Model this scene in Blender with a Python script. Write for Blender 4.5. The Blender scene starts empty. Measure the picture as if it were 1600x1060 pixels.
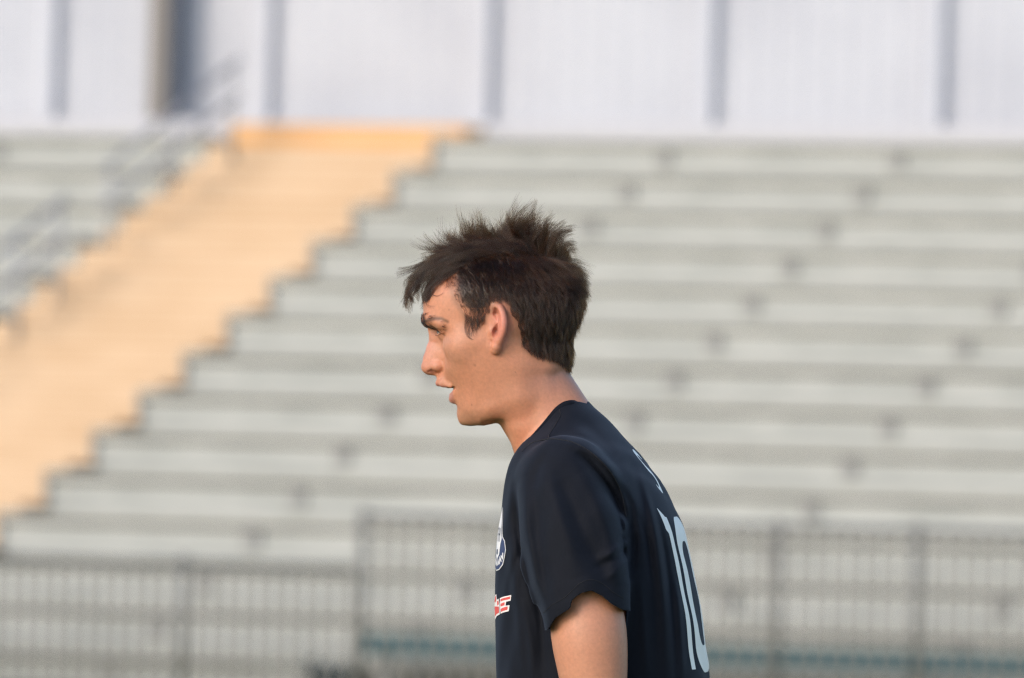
import bpy, bmesh, math, random
import numpy as np
import time as _tm; _T0 = _tm.time()
def mark(x): print('MARK', x, round(_tm.time() - _T0, 1))

scene = bpy.context.scene
COL = scene.collection
rng = np.random.default_rng(7)
random.seed(7)

# ------------------------------------------------------------------ camera
FPX = 13534.0            # focal length in pixels of the 1600 px wide photograph
S = 0.00084              # metres per photograph pixel at the player
DS = FPX * S             # distance to the player
ZC = 1.402               # camera height
PITCH = math.atan((765 - 530) / FPX)
ROLL = 0.0266
CAM = np.array([0.0, -DS, ZC])
_F = np.array([0, math.cos(PITCH), math.sin(PITCH)])
_R0 = np.array([1.0, 0, 0]); _U0 = np.cross(_R0, _F)
_R = math.cos(ROLL) * _R0 + math.sin(ROLL) * _U0
_U = -math.sin(ROLL) * _R0 + math.cos(ROLL) * _U0

cam_data = bpy.data.cameras.new('camera')
cam = bpy.data.objects.new('camera', cam_data); COL.objects.link(cam)
cam_data.sensor_width = 36.0; cam_data.sensor_fit = 'HORIZONTAL'
cam_data.lens = 36.0 * FPX / 1600.0
cam_data.clip_start = 0.1; cam_data.clip_end = 2000.0
from mathutils import Matrix
cam.matrix_world = Matrix(((_R[0], _U[0], -_F[0], CAM[0]), (_R[1], _U[1], -_F[1], CAM[1]),
                           (_R[2], _U[2], -_F[2], CAM[2]), (0, 0, 0, 1)))
scene.camera = cam
cam_data.dof.use_dof = True
cam_data.dof.focus_distance = DS - 0.06
cam_data.dof.aperture_fstop = (cam_data.lens / 1000.0) / 0.041
cam_data.dof.aperture_blades = 9

# ------------------------------------------------------------------ sky, sun, exposure
SUN_EL, SUN_AZ = math.radians(27), math.radians(-42)    # azimuth from the camera's back towards the left
world = bpy.data.worlds.new('World'); scene.world = world; world.use_nodes = True
nt = world.node_tree
bg = nt.nodes['Background']
sky = nt.nodes.new('ShaderNodeTexSky'); sky.sky_type = 'NISHITA'; sky.sun_disc = False
sky.sun_elevation = SUN_EL
sky.air_density = 1.0; sky.dust_density = 1.5; sky.ozone_density = 1.0
nt.links.new(sky.outputs[0], bg.inputs[0]); bg.inputs[1].default_value = 0.15
sun_dir = np.array([math.sin(SUN_AZ) * math.cos(SUN_EL), -math.cos(SUN_AZ) * math.cos(SUN_EL), math.sin(SUN_EL)])
sky.sun_rotation = math.atan2(sun_dir[0], sun_dir[1])
sun_l = bpy.data.lights.new('sun', 'SUN'); sun = bpy.data.objects.new('sun', sun_l); COL.objects.link(sun)
from mathutils import Vector
sun.rotation_euler = Vector(tuple(-sun_dir)).to_track_quat('-Z', 'Y').to_euler()
sun.location = (-8, -20, 15)
sun_l.energy = 0.95; sun_l.angle = math.radians(28); sun_l.color = (1.0, 0.93, 0.85)
scene.view_settings.view_transform = 'Standard'
scene.view_settings.look = 'None'
scene.view_settings.exposure = 0.7
scene.view_settings.gamma = 1.0
scene.render.engine = 'CYCLES'
scene.cycles.use_denoising = True
scene.cycles.denoising_prefilter = 'NONE'; scene.cycles.denoising_input_passes = 'RGB_ALBEDO_NORMAL'
scene.cycles.use_adaptive_sampling = False
scene.cycles.pixel_filter_type = 'BLACKMAN_HARRIS'; scene.cycles.filter_width = 1.35
scene.cycles.sample_clamp_indirect = 4.0
scene.cycles.max_bounces = 8

# ------------------------------------------------------------------ helpers
def lin(r, g, b):
    f = lambda c: (c / 255 / 12.92) if c / 255 <= 0.04045 else ((c / 255 + 0.055) / 1.055) ** 2.4
    return (f(r), f(g), f(b), 1.0)

def img_to_world(P):
    """player frame (photo px right, px away, px down) -> world metres, orthogonal frame at the player"""
    P = np.asarray(P, float)
    return CAM + np.outer(DS + P[:, 1] * S, _F) + np.outer((P[:, 0] - 800) * S, _R) - np.outer((P[:, 2] - 530) * S, _U)

def fix(u, v, y):
    """undo the slight enlargement of things nearer than the player's midplane"""
    k = 1 + y * S / DS
    return 800 + (u - 800) * k, 530 + (v - 530) * k

def new_mat(name):
    m = bpy.data.materials.new(name); m.use_nodes = True
    return m, m.node_tree, m.node_tree.nodes['Principled BSDF']

def mesh_obj(name, V, Fc, mat=None, parent=None, smooth=True):
    me = bpy.data.meshes.new(name)
    V = np.asarray(V, np.float32)
    if isinstance(Fc, np.ndarray) or len({len(f) for f in Fc}) == 1:
        Fc = np.asarray(Fc)
        k = Fc.shape[1]; n = len(Fc)
        me.vertices.add(len(V)); me.vertices.foreach_set('co', V.ravel())
        me.loops.add(n * k); me.loops.foreach_set('vertex_index', Fc.astype(np.int32).ravel())
        me.polygons.add(n)
        me.polygons.foreach_set('loop_start', np.arange(0, n * k, k, dtype=np.int32))
        me.update(calc_edges=True); me.validate()
    else:
        me.from_pydata([tuple(map(float, v)) for v in V], [], [tuple(int(i) for i in f) for f in Fc])
    me.polygons.foreach_set('use_smooth', np.full(len(me.polygons), bool(smooth)))
    o = bpy.data.objects.new(name, me); COL.objects.link(o)
    if mat: me.materials.append(mat)
    if parent: o.parent = parent
    return o

def tag(o, label, cat, group=None):
    o['label'] = label; o['category'] = cat
    if group: o['group'] = group
    return o

def empty(name, loc=(0, 0, 0), rz=0):
    o = bpy.data.objects.new(name, None); COL.objects.link(o)
    o.location = loc; o.rotation_euler = (0, 0, rz); o.empty_display_size = 0.2
    return o

# ---- signed-distance sculpting
def smin(a, b, k):
    h = np.clip(0.5 + 0.5 * (b - a) / k, 0, 1)
    return b + (a - b) * h - k * h * (1 - h)
def smax(a, b, k): return -smin(-a, -b, k)
def sstep(x, a, b):
    t = np.clip((x - a) / (b - a), 0, 1); return t * t * (3 - 2 * t)

def ell(x, y, z, c, r):
    """approximate distance to an ellipsoid"""
    X, Y, Z = (x - c[0]) / r[0], (y - c[1]) / r[1], (z - c[2]) / r[2]
    k0 = np.sqrt(X * X + Y * Y + Z * Z)
    k1 = np.sqrt((X / r[0]) ** 2 + (Y / r[1]) ** 2 + (Z / r[2]) ** 2) + 1e-9
    return k0 * (k0 - 1) / k1

def cone(x, y, z, a, b, ra, rb):
    d = np.subtract(b, a).astype(float); L2 = float(d @ d)
    t = np.clip(((x - a[0]) * d[0] + (y - a[1]) * d[1] + (z - a[2]) * d[2]) / L2, 0, 1)
    return np.sqrt((x - a[0] - t * d[0]) ** 2 + (y - a[1] - t * d[1]) ** 2 + (z - a[2] - t * d[2]) ** 2) - (ra + (rb - ra) * t)

def spl(pts, n=4):
    """Catmull-Rom resampling of a list of tuples"""
    P = np.array(pts, float); Q = np.vstack([2 * P[0] - P[1], P, 2 * P[-1] - P[-2]]); out = []
    for i in range(1, len(Q) - 2):
        for t in np.linspace(0, 1, n, endpoint=False):
            a, b, c, d = Q[i - 1:i + 3]
            out.append(0.5 * (2 * b + (c - a) * t + (2 * a - 5 * b + 4 * c - d) * t * t + (3 * b - a - 3 * c + d) * t ** 3))
    out.append(P[-1])
    return [tuple(o) for o in out]

def chain(x, y, z, pts, k=4.0):
    """smooth chain of rounded cones through (x, y, z, radius) points"""
    d = None
    for p, q in zip(pts[:-1], pts[1:]):
        e = cone(x, y, z, p[:3], q[:3], p[3], q[3])
        d = e if d is None else smin(d, e, k)
    return d

def blend(d, sel_c, sel_r, fn, op, k, x, y, z):
    """apply a local feature only near it"""
    m = (np.abs(x - sel_c[0]) < sel_r[0]) & (np.abs(y - sel_c[1]) < sel_r[1]) & (np.abs(z - sel_c[2]) < sel_r[2])
    if m.any():
        e = fn(x[m], y[m], z[m])
        if op == 'add': d[m] = smin(d[m], e, k)
        elif op == 'cut': d[m] = smax(d[m], -e, k)
    return d

def seg2(px, py, a, b):
    dx, dy = b[0] - a[0], b[1] - a[1]
    t = np.clip(((px - a[0]) * dx + (py - a[1]) * dy) / (dx * dx + dy * dy), 0, 1)
    return np.hypot(px - a[0] - t * dx, py - a[1] - t * dy), t

def poly_dist(px, py, pts):
    best = None; bt = None; n = len(pts) - 1
    for i in range(n):
        d, t = seg2(px, py, pts[i], pts[i + 1])
        if best is None: best, bt = d, (i + t) / n
        else:
            w = d < best
            best = np.where(w, d, best); bt = np.where(w, (i + t) / n, bt)
    return best, bt

def in_poly(px, py, poly):
    c = np.zeros(px.shape, bool); n = len(poly)
    for i in range(n):
        x1, y1 = poly[i]; x2, y2 = poly[(i + 1) % n]
        cond = ((y1 > py) != (y2 > py)) & (px < (x2 - x1) * (py - y1) / (y2 - y1 + 1e-12) + x1)
        c ^= cond
    return c

def pchip(xs, ys, xq):
    xs = np.asarray(xs, float); ys = np.asarray(ys, float)
    h = np.diff(xs); dl = np.diff(ys) / h
    m = np.zeros_like(ys)
    for i in range(1, len(xs) - 1):
        if dl[i - 1] * dl[i] > 0:
            w1 = 2 * h[i] + h[i - 1]; w2 = h[i] + 2 * h[i - 1]
            m[i] = (w1 + w2) / (w1 / dl[i - 1] + w2 / dl[i])
    m[0] = dl[0]; m[-1] = dl[-1]
    xq = np.clip(xq, xs[0], xs[-1])
    i = np.clip(np.searchsorted(xs, xq) - 1, 0, len(xs) - 2)
    t = (xq - xs[i]) / h[i]
    return ((1 + 2 * t) * (1 - t) ** 2 * ys[i] + t * (1 - t) ** 2 * h[i] * m[i]
            + t * t * (3 - 2 * t) * ys[i + 1] + t * t * (t - 1) * h[i] * m[i + 1])

def fill_grid(fn, xs, ys, zs, step=6, margin=1.6):
    """evaluate fn densely only near its surface"""
    nx, ny, nz = len(xs), len(ys), len(zs)
    ix = np.arange(0, nx - 1, step); iy = np.arange(0, ny - 1, step); iz = np.arange(0, nz - 1, step)
    ex = np.minimum(ix + step, nx - 1); ey = np.minimum(iy + step, ny - 1); ez = np.minimum(iz + step, nz - 1)
    cx = (xs[ix] + xs[ex]) / 2; cy = (ys[iy] + ys[ey]) / 2; cz = (zs[iz] + zs[ez]) / 2
    X, Y, Z = np.meshgrid(cx, cy, cz, indexing='ij')
    c = fn(X.ravel(), Y.ravel(), Z.ravel()).reshape(X.shape)
    dx = (xs[ex] - xs[ix])[:, None, None]; dy = (ys[ey] - ys[iy])[None, :, None]; dz = (zs[ez] - zs[iz])[None, None, :]
    hit = np.abs(c) < 0.5 * np.sqrt(dx ** 2 + dy ** 2 + dz ** 2) * margin + 4
    sg = np.where(c < 0, -9.0, 9.0).astype(np.float32)
    F = np.repeat(np.repeat(np.repeat(sg, step, 0), step, 1), step, 2)
    F = np.pad(F, ((0, max(0, nx - F.shape[0])), (0, max(0, ny - F.shape[1])), (0, max(0, nz - F.shape[2]))), mode='edge')[:nx, :ny, :nz].copy()
    bi, bj, bk = np.nonzero(hit)
    r = np.arange(step + 1)
    for s in range(0, len(bi), 3000):
        A = np.minimum(ix[bi[s:s + 3000]][:, None] + r, nx - 1)
        B = np.minimum(iy[bj[s:s + 3000]][:, None] + r, ny - 1)
        Cc = np.minimum(iz[bk[s:s + 3000]][:, None] + r, nz - 1)
        I = np.broadcast_to(A[:, :, None, None], A.shape + (step + 1, step + 1)).ravel()
        J = np.broadcast_to(B[:, None, :, None], (len(B), step + 1, step + 1, step + 1)).ravel()
        K = np.broadcast_to(Cc[:, None, None, :], (len(Cc), step + 1, step + 1, step + 1)).ravel()
        F[I, J, K] = fn(xs[I], ys[J], zs[K])
    return F

def surface_nets(F, xs, ys, zs):
    Sg = F < 0
    nx, ny, nz = F.shape
    cnt = np.zeros((nx - 1, ny - 1, nz - 1), np.int8)
    for a in (0, 1):
        for b in (0, 1):
            for c in (0, 1):
                cnt += Sg[a:nx - 1 + a, b:ny - 1 + b, c:nz - 1 + c]
    I, J, K = np.nonzero((cnt > 0) & (cnt < 8))
    ids = (I.astype(np.int64) * (ny - 1) + J) * (nz - 1) + K
    acc = np.zeros((len(I), 3)); n = np.zeros(len(I))
    cor = [(a, b, c) for a in (0, 1) for b in (0, 1) for c in (0, 1)]
    val = {q: F[I + q[0], J + q[1], K + q[2]] for q in cor}
    for q in cor:
        for ax in range(3):
            if q[ax] == 0:
                q2 = tuple(1 if i == ax else q[i] for i in range(3))
                a, b = val[q], val[q2]
                m = (a < 0) != (b < 0)
                t = np.where(m, a / np.where(m, a - b, 1), 0)
                P = np.stack([xs[I + q[0]], ys[J + q[1]], zs[K + q[2]]], 1)
                Q = np.stack([xs[I + q2[0]], ys[J + q2[1]], zs[K + q2[2]]], 1)
                acc += np.where(m[:, None], P + (Q - P) * t[:, None], 0); n += m
    V = acc / n[:, None]
    faces = []
    def cid(i, j, k): return np.searchsorted(ids, (i.astype(np.int64) * (ny - 1) + j) * (nz - 1) + k)
    for ax in range(3):
        sl0 = [slice(1, -1)] * 3; sl1 = [slice(1, -1)] * 3
        sl0[ax] = slice(0, -1); sl1[ax] = slice(1, None)
        A = Sg[tuple(sl0)]; B = Sg[tuple(sl1)]
        i, j, k = np.nonzero(A != B)
        flip = A[i, j, k]
        off = [1, 1, 1]; off[ax] = 0
        i, j, k = i + off[0], j + off[1], k + off[2]
        o1, o2 = [(1, 2), (2, 0), (0, 1)][ax]
        def sh(d1, d2):
            c = [i.copy(), j.copy(), k.copy()]; c[o1] -= d1; c[o2] -= d2; return cid(*c)
        q = np.stack([sh(1, 1), sh(0, 1), sh(0, 0), sh(1, 0)], 1)
        q[~flip] = q[~flip][:, ::-1]
        faces.append(q)
    return V, np.concatenate(faces)

def edge_pairs(Q):
    k = Q.shape[1]
    e = np.concatenate([np.stack([Q[:, i], Q[:, (i + 1) % k]], 1) for i in range(k)])
    return e
def relax(V, Q, it=1, lam=0.5):
    e = edge_pairs(Q)
    for _ in range(it):
        s = np.zeros_like(V); n = np.zeros(len(V))
        for a, b in ((0, 1), (1, 0)):
            for c in range(3): s[:, c] += np.bincount(e[:, a], V[e[:, b], c], len(V))
            n += np.bincount(e[:, a], minlength=len(V))
        V = V + lam * (s / np.maximum(n, 1)[:, None] - V)
    return V
def gradient(fn, V, h=0.6):
    f0 = fn(V[:, 0], V[:, 1], V[:, 2])
    g = np.stack([fn(V[:, 0] + h * (c == 0), V[:, 1] + h * (c == 1), V[:, 2] + h * (c == 2)) - f0 for c in range(3)], 1) / h
    return f0, g
def project(fn, V, it=2, cap=2.0):
    for _ in range(it):
        f, g = gradient(fn, V)
        st = f[:, None] * g / (np.sum(g * g, 1)[:, None] + 1e-3)
        L = np.linalg.norm(st, axis=1, keepdims=True)
        V = V - st * np.minimum(1, cap / (L + 1e-9))
    return V

def clip_mesh(V, T, f):
    """keep the part of a triangle mesh where f > 0, cutting triangles cleanly"""
    V = list(map(tuple, V)); out = []; cache = {}
    keep = f > 0
    allk = keep[T].all(1); nonek = ~keep[T].any(1)
    out = T[allk].tolist()
    f = list(f)
    def cut(a, b):
        key = (min(a, b), max(a, b))
        if key not in cache:
            t = f[a] / (f[a] - f[b]); t = min(max(t, 0.02), 0.98)
            V.append(tuple(V[a][i] + t * (V[b][i] - V[a][i]) for i in range(3))); f.append(0.0)
            cache[key] = len(V) - 1
        return cache[key]
    for t in T[~allk & ~nonek]:
        poly = []
        for i in range(3):
            a, b = int(t[i]), int(t[(i + 1) % 3])
            if f[a] > 0: poly.append(a)
            if (f[a] > 0) != (f[b] > 0): poly.append(cut(a, b))
        for i in range(1, len(poly) - 1): out.append([poly[0], poly[i], poly[i + 1]])
    V = np.array(V); out = np.array(out)
    used = np.unique(out); mp = -np.ones(len(V), int); mp[used] = np.arange(len(used))
    return V[used], mp[out]

def flat(name, col, rough=0.6, **kw):
    m, t, b = new_mat(name); b.inputs['Base Color'].default_value = col; b.inputs['Roughness'].default_value = rough
    for k, val in kw.items(): b.inputs[k].default_value = val
    return m
# ================================================================== the ground
def noise_mat(name, c1, c2, scale, rough=0.9, bump=0.0, metallic=0.0, stretch=(1, 1, 1), contrast=(0.35, 0.65)):
    m, t, b = new_mat(name)
    tc = t.nodes.new('ShaderNodeTexCoord'); mp = t.nodes.new('ShaderNodeMapping'); mp.inputs['Scale'].default_value = stretch
    n = t.nodes.new('ShaderNodeTexNoise'); n.inputs['Scale'].default_value = scale; n.inputs['Detail'].default_value = 5
    t.links.new(tc.outputs['Object'], mp.inputs['Vector']); t.links.new(mp.outputs[0], n.inputs['Vector'])
    mr = t.nodes.new('ShaderNodeMapRange'); mr.inputs[1].default_value, mr.inputs[2].default_value = contrast; t.links.new(n.outputs[0], mr.inputs[0])
    mx = t.nodes.new('ShaderNodeMix'); mx.data_type = 'RGBA'; mx.inputs['A'].default_value = c1; mx.inputs['B'].default_value = c2
    t.links.new(mr.outputs[0], mx.inputs['Factor']); t.links.new(mx.outputs['Result'], b.inputs['Base Color'])
    b.inputs['Roughness'].default_value = rough; b.inputs['Metallic'].default_value = metallic
    if bump:
        bp = t.nodes.new('ShaderNodeBump'); bp.inputs['Strength'].default_value = bump; t.links.new(n.outputs[0], bp.inputs['Height']); t.links.new(bp.outputs[0], b.inputs['Normal'])
    return m
def box(lo, hi):
    (x0, y0, z0), (x1, y1, z1) = lo, hi
    V = [(x0, y0, z0), (x1, y0, z0), (x1, y1, z0), (x0, y1, z0), (x0, y0, z1), (x1, y0, z1), (x1, y1, z1), (x0, y1, z1)]
    Fc = [(0, 3, 2, 1), (4, 5, 6, 7), (0, 1, 5, 4), (1, 2, 6, 5), (2, 3, 7, 6), (3, 0, 4, 7)]
    return np.array(V, float), np.array(Fc)
def bar(a, b, r, ns=8):
    """round bar between two points"""
    a, b = np.array(a, float), np.array(b, float); d = (b - a) / np.linalg.norm(b - a)
    x = np.cross(d, [0, 0, 1.0] if abs(d[2]) < 0.9 else [1.0, 0, 0]); x /= np.linalg.norm(x); y = np.cross(d, x)
    V = [p + r * (math.cos(2 * math.pi * i / ns) * x + math.sin(2 * math.pi * i / ns) * y) for p in (a, b) for i in range(ns)]
    Fc = [(i, (i + 1) % ns, ns + (i + 1) % ns, ns + i) for i in range(ns)]
    return np.array(V), Fc + [tuple(range(ns))[::-1], tuple(range(ns, 2 * ns))]
def join(parts):
    V, Fc, k = [], [], 0
    for v, f in parts:
        V.append(v); Fc += [tuple(int(i) + k for i in q) for q in f]; k += len(v)
    return np.concatenate(V), Fc

M_FIELD = noise_mat('turf', lin(52, 74, 34), lin(76, 96, 48), 3.0, 0.95, 0.4)
M_TRACK = noise_mat('track_rubber', lin(96, 70, 62), lin(112, 82, 72), 6.0, 0.95)
field = mesh_obj('field', [(-700, -300, 0), (700, -300, 0), (700, 900, 0), (-700, 900, 0)], [(0, 1, 2, 3)], M_FIELD, smooth=False)
field['kind'] = 'structure'; field['label'] = 'green turf of the playing field'
# ================================================================== the stand behind, in its own frame: t along the rows, s going up the stand
PSI, ROW_D, ROW_H, D0, V0ROW = 0.3842, 0.7729, 0.2989, 57.4, 978.1
B0 = CAM + D0 * (_F - _U * (V0ROW - 530) / FPX)
E_T = np.array([math.cos(PSI), -math.sin(PSI), 0]); E_S = np.array([math.sin(PSI), math.cos(PSI), 0])
def SW(P):
    P = np.asarray(P, float); return B0 + np.outer(P[:, 0], E_T) + np.outer(P[:, 1], E_S) + np.outer(P[:, 2], [0, 0, 1.0])
def sbox(lo, hi):
    V, Fc = box(lo, hi); return SW(V), Fc
def sobj(name, lo, hi, mat, parent): 
    V, Fc = sbox(lo, hi); return mesh_obj(name, V, Fc, mat, parent, smooth=False)
def t_at(u, v, n):
    """place along row n seen at photo column u (row's dark line)"""
    P = B0 - CAM + n * (ROW_D * E_S + np.array([0, 0, ROW_H])); k = (u - 800) / FPX
    return float(-(P @ _R - k * (P @ _F)) / (E_T @ _R - k * (E_T @ _F)))
def z_at(v, s, u=800):
    """height (above B0) at photo row v for a plane s metres up the stand"""
    P = B0 - CAM + s * E_S; k = (u - 800) / FPX
    t = float(-(P @ _R - k * (P @ _F)) / (E_T @ _R - k * (E_T @ _F))); P = P + t * E_T
    # solve (P+z e3).U / (P+z e3).F = (530-v)/f
    w = (530 - v) / FPX; e = np.array([0, 0, 1.0])
    return float(-(P @ _U - w * (P @ _F)) / (e @ _U - w * (e @ _F)))
def t_on(u, s, z):
    P = B0 - CAM + s * E_S + np.array([0, 0, z]); k = (u - 800) / FPX
    return float(-(P @ _R - k * (P @ _F)) / (E_T @ _R - k * (E_T @ _F)))

M_ALU = noise_mat('brushed_aluminium_plank', lin(158, 160, 156), lin(170, 171, 167), 2.0, 0.42, 0, 0.0, (1, 8, 8))
M_ALU2 = noise_mat('grey_riser_sheet', lin(154, 157, 153), lin(172, 174, 170), 1.3, 0.55, 0, 0.0, (1, 4, 4))
M_DARK = flat('painted_gap_shade', lin(40, 46, 48), 0.7)  # dark colour standing in for the shade beneath the seats
M_SKYREFL = flat('sky_reflection_grey', lin(148, 154, 158), 0.5)  # bluish grey of sky reflected by the seat tops, put into colour
M_BRACK = flat('galvanised_bracket', lin(140, 141, 139), 0.6)
M_ORANGE = noise_mat('worn_yellow_orange_paint', lin(190, 160, 128), lin(201, 174, 145), 1.5, 0.65)
M_ORANGE2 = noise_mat('orange_riser_paint', lin(206, 152, 92), lin(210, 162, 106), 1.5, 0.65)

T_MIN, T_MAX = -28.0, 28.0
N_TOP = 12
AL = 0.5 * (t_at(330, 0, 12) + t_at(116, 0, 9)); AR = 0.5 * (t_at(622, 0, 11) + t_at(134, 0, 4))           # the aisle's two sides
T_GAP = t_at(552, 1000, 0)                                 # to the right of this the lowest rows are left out
print('aisle', AL, AR, 'gap', T_GAP)
base = SW([(0, 0, 0)])[0]
stand = empty('bleacher_stand', (base[0], base[1], 0))
tag(stand, 'grey aluminium bleacher stand with rows of benches and a yellow-orange stairway, far behind the player', 'bleachers')
def keep_child(o):
    """parent without moving: the stand's empty is only a handle"""
    o.parent = stand; o.matrix_parent_inverse = Matrix.Translation(-stand.location); return o
def part(name, lo, hi, mat): return keep_child(sobj(name, lo, hi, mat, None))
for n in range(-1, N_TOP + 1):
    s0, z0 = n * ROW_D, n * ROW_H
    spans = [(T_MIN, AL - 0.03), (AR + 0.03, T_MAX)]
    if n < 0: spans = [(T_MIN, AL - 0.03), (AR + 0.03, T_GAP)]
    for (a, b) in spans:
        part('seat_plank', (a, s0, z0 + 0.012), (b, s0 + 0.25, z0 + 0.055), M_ALU)
        part('foot_plank', (a, s0 + 0.30, z0 - 0.02), (b, s0 + 0.52, z0 + 0.02), M_ALU)
        part('foot_plank', (a, s0 + 0.535, z0 - 0.02), (b, s0 + 0.755, z0 + 0.02), M_ALU)
        part('riser_sheet', (a, s0 + 0.03, z0 - 0.30), (b, s0 + 0.045, z0 - (0.024 if n < 7 else 0.016)), M_ALU2)
        part('sky_reflection_strip', (a, s0 + 0.018, z0 - 0.176), (b, s0 + 0.0297, z0 - 0.143), M_SKYREFL)  # added strip, painted as the sky's reflection off the seat tops
        part('gap_shade_sheet', (a, s0 + 0.26, z0 - 0.30), (b if b > T_GAP + 0.01 or n >= 0 else b - 0.5, s0 + 0.28, z0 + 0.0), M_DARK)  # added dark sheet, painted as the shade inside the gap
    for k in range(-8, 8):
        tk = 1.2305 + k * 1.9056
        if AL - 0.2 < tk < AR + 0.2 or (n < 0 and tk > T_GAP): continue
        part('seat_bracket', (tk - 0.055, s0 - 0.006, z0 - 0.150), (tk + 0.055, s0 + 0.017, z0 - 0.026), M_BRACK)
    # end plates of the benches along the stairway
    for tt in (AL - 0.03, AR + 0.0):
        if n < 0 and tt > T_GAP: continue
        part('bench_end', (tt, s0 - 0.012, z0 - 0.17), (tt + 0.03, s0 + 0.26, z0 + 0.062), M_BRACK)
# stairway: two steps to each row
M_NOSE = flat('worn_step_edge', lin(212, 192, 164), 0.6)
stairs = keep_child(sobj('aisle_stairs', (AL + 0.004, -1.5 * ROW_D - 0.05, -1.5 * ROW_H - 0.09), (AR - 0.004, -1.5 * ROW_D - 0.004, -1.5 * ROW_H - 0.03), M_ORANGE2, None))
for n in range(-3, 2 * N_TOP + 2):
    s0, z0 = n * ROW_D / 2, n * ROW_H / 2
    o = sobj('step', (AL + 0.004, s0, z0 - 0.24), (AR - 0.004, s0 + ROW_D / 2 + 0.02, z0 - 0.03), M_ORANGE2 if n == 2 * N_TOP + 1 else M_ORANGE, None)
    o.parent = stairs
    o = sobj('step_nosing', (AL + 0.006, s0 - 0.012, z0 - 0.062), (AR - 0.006, s0 - 0.0015, z0 - 0.034), M_NOSE, None); o.parent = stairs
part('landing', (AL + 0.004, N_TOP * ROW_D + 0.40, N_TOP * ROW_H + 0.065), (AR + 0.12, N_TOP * ROW_D + 0.78, N_TOP * ROW_H + 0.16), M_ORANGE2)
# walkway behind the top row
part('top_deck', (T_MIN, N_TOP * ROW_D + 0.78, N_TOP * ROW_H + 0.02), (T_MAX, N_TOP * ROW_D + 1.9, N_TOP * ROW_H + 0.06), M_ALU)
# right-hand front: bare frame with a teal board where the lowest rows are left out
M_TEAL = flat('teal_paint', lin(4, 72, 84), 0.6)
M_WALLG = noise_mat('front_concrete', lin(112, 112, 108), lin(126, 126, 121), 2.0, 0.9)
zt = z_at(1010, -0.3, 800)
part('front_panel', (T_GAP + 0.02, 0.10, -1.2), (T_MAX, 0.14, -0.02), M_WALLG)
part('teal_board', (T_GAP + 0.22, -0.34, zt - 0.085), (T_MAX, -0.30, zt + 0.055), M_TEAL)
for q in np.arange(T_GAP + 0.3, T_MAX, 1.9056):
    part('front_post', (q, -0.29, -1.6), (q + 0.07, -0.22, zt + 0.03), M_BRACK)

# ---- wall along the top
S_W = 13.75 * ROW_D
Z_T = N_TOP * ROW_H
M_WHITE = noise_mat('white_ribbed_sheet', lin(178, 181, 191), lin(188, 191, 200), 0.8, 0.6)
M_POST = flat('white_steel_post', lin(190, 193, 203), 0.6)
wall_ = empty('sheet_metal_wall', tuple(SW([(0, S_W, Z_T)])[0]))
tag(wall_, 'white ribbed metal wall with posts running along the top of the stand', 'wall')
def wpart(o): o.parent = wall_; o.matrix_parent_inverse = Matrix.Translation(-wall_.location); return o
def ribbed(t0, t1, z0, z1):
    """sheet with trapezoid ribs"""
    pts = []; t = t0
    while t < t1 - 1e-6:
        for dt, ds in ((0, 0), (0.10, 0), (0.115, -0.016), (0.185, -0.016), (0.20, 0)):
            if t + dt <= t1: pts.append((t + dt, S_W + ds))
        t += 0.20
    n = len(pts); V = [(a, b, z0) for a, b in pts] + [(a, b, z1) for a, b in pts] + [(a, b + 0.012, z0) for a, b in pts] + [(a, b + 0.012, z1) for a, b in pts]
    Fc = [(i, i + 1, n + i + 1, n + i) for i in range(n - 1)] + [(2 * n + i + 1, 2 * n + i, 3 * n + i, 3 * n + i + 1) for i in range(n - 1)]
    return SW(V), Fc
posts_t = [1.2305 + k * 1.9056 for k in range(-15, 15)]
off = t_on(1108, S_W, z_at(90, S_W, 1108)) - min(posts_t, key=lambda q: abs(q - t_on(1108, S_W, z_at(90, S_W, 1108))))
posts_t = [q + off for q in posts_t]
for i, q in enumerate(posts_t):
    wpart(sobj('post', (q - 0.05, S_W - 0.12, Z_T + 0.06), (q + 0.07, S_W - 0.02, Z_T + 3.4), M_POST, None))
    wpart(sobj('post_foot', (q - 0.09, S_W - 0.16, Z_T + 0.06), (q + 0.10, S_W - 0.121, Z_T + 0.22), M_BRACK, None))
    if i + 1 < len(posts_t):
        V, Fc = ribbed(q + 0.012, posts_t[i + 1] - 0.002, Z_T + 0.08, Z_T + 3.4); wpart(mesh_obj('wall_panel', V, Fc, M_WHITE, None, smooth=False))
M_RAILW = flat('pale_rail', lin(180, 181, 188), 0.6)
wpart(sobj('bottom_rail', (T_MIN, S_W - 0.40, Z_T + 0.10), (T_MAX, S_W - 0.385, Z_T + 0.22), M_RAILW, None))
# dark column in front of the wall
uc = 262
tc_ = t_on(uc, S_W - 0.2, z_at(60, S_W - 0.2, uc))
column = empty('steel_column', tuple(SW([(tc_, S_W - 0.3, Z_T)])[0]))
tag(column, 'dark grey steel column with a slate-blue side rising in front of the white wall', 'column')
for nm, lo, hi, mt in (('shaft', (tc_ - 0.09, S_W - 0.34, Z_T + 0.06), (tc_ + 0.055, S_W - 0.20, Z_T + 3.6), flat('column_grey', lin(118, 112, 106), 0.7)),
                       ('side_strip', (tc_ + 0.058, S_W - 0.36, Z_T + 0.06), (tc_ + 0.135, S_W - 0.20, Z_T + 3.6), flat('column_slate', lin(72, 80, 94), 0.6))):  # darker slate strip along the column's right
    o = sobj(nm, lo, hi, mt, None); o.parent = column; o.matrix_parent_inverse = Matrix.Translation(-column.location)

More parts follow.
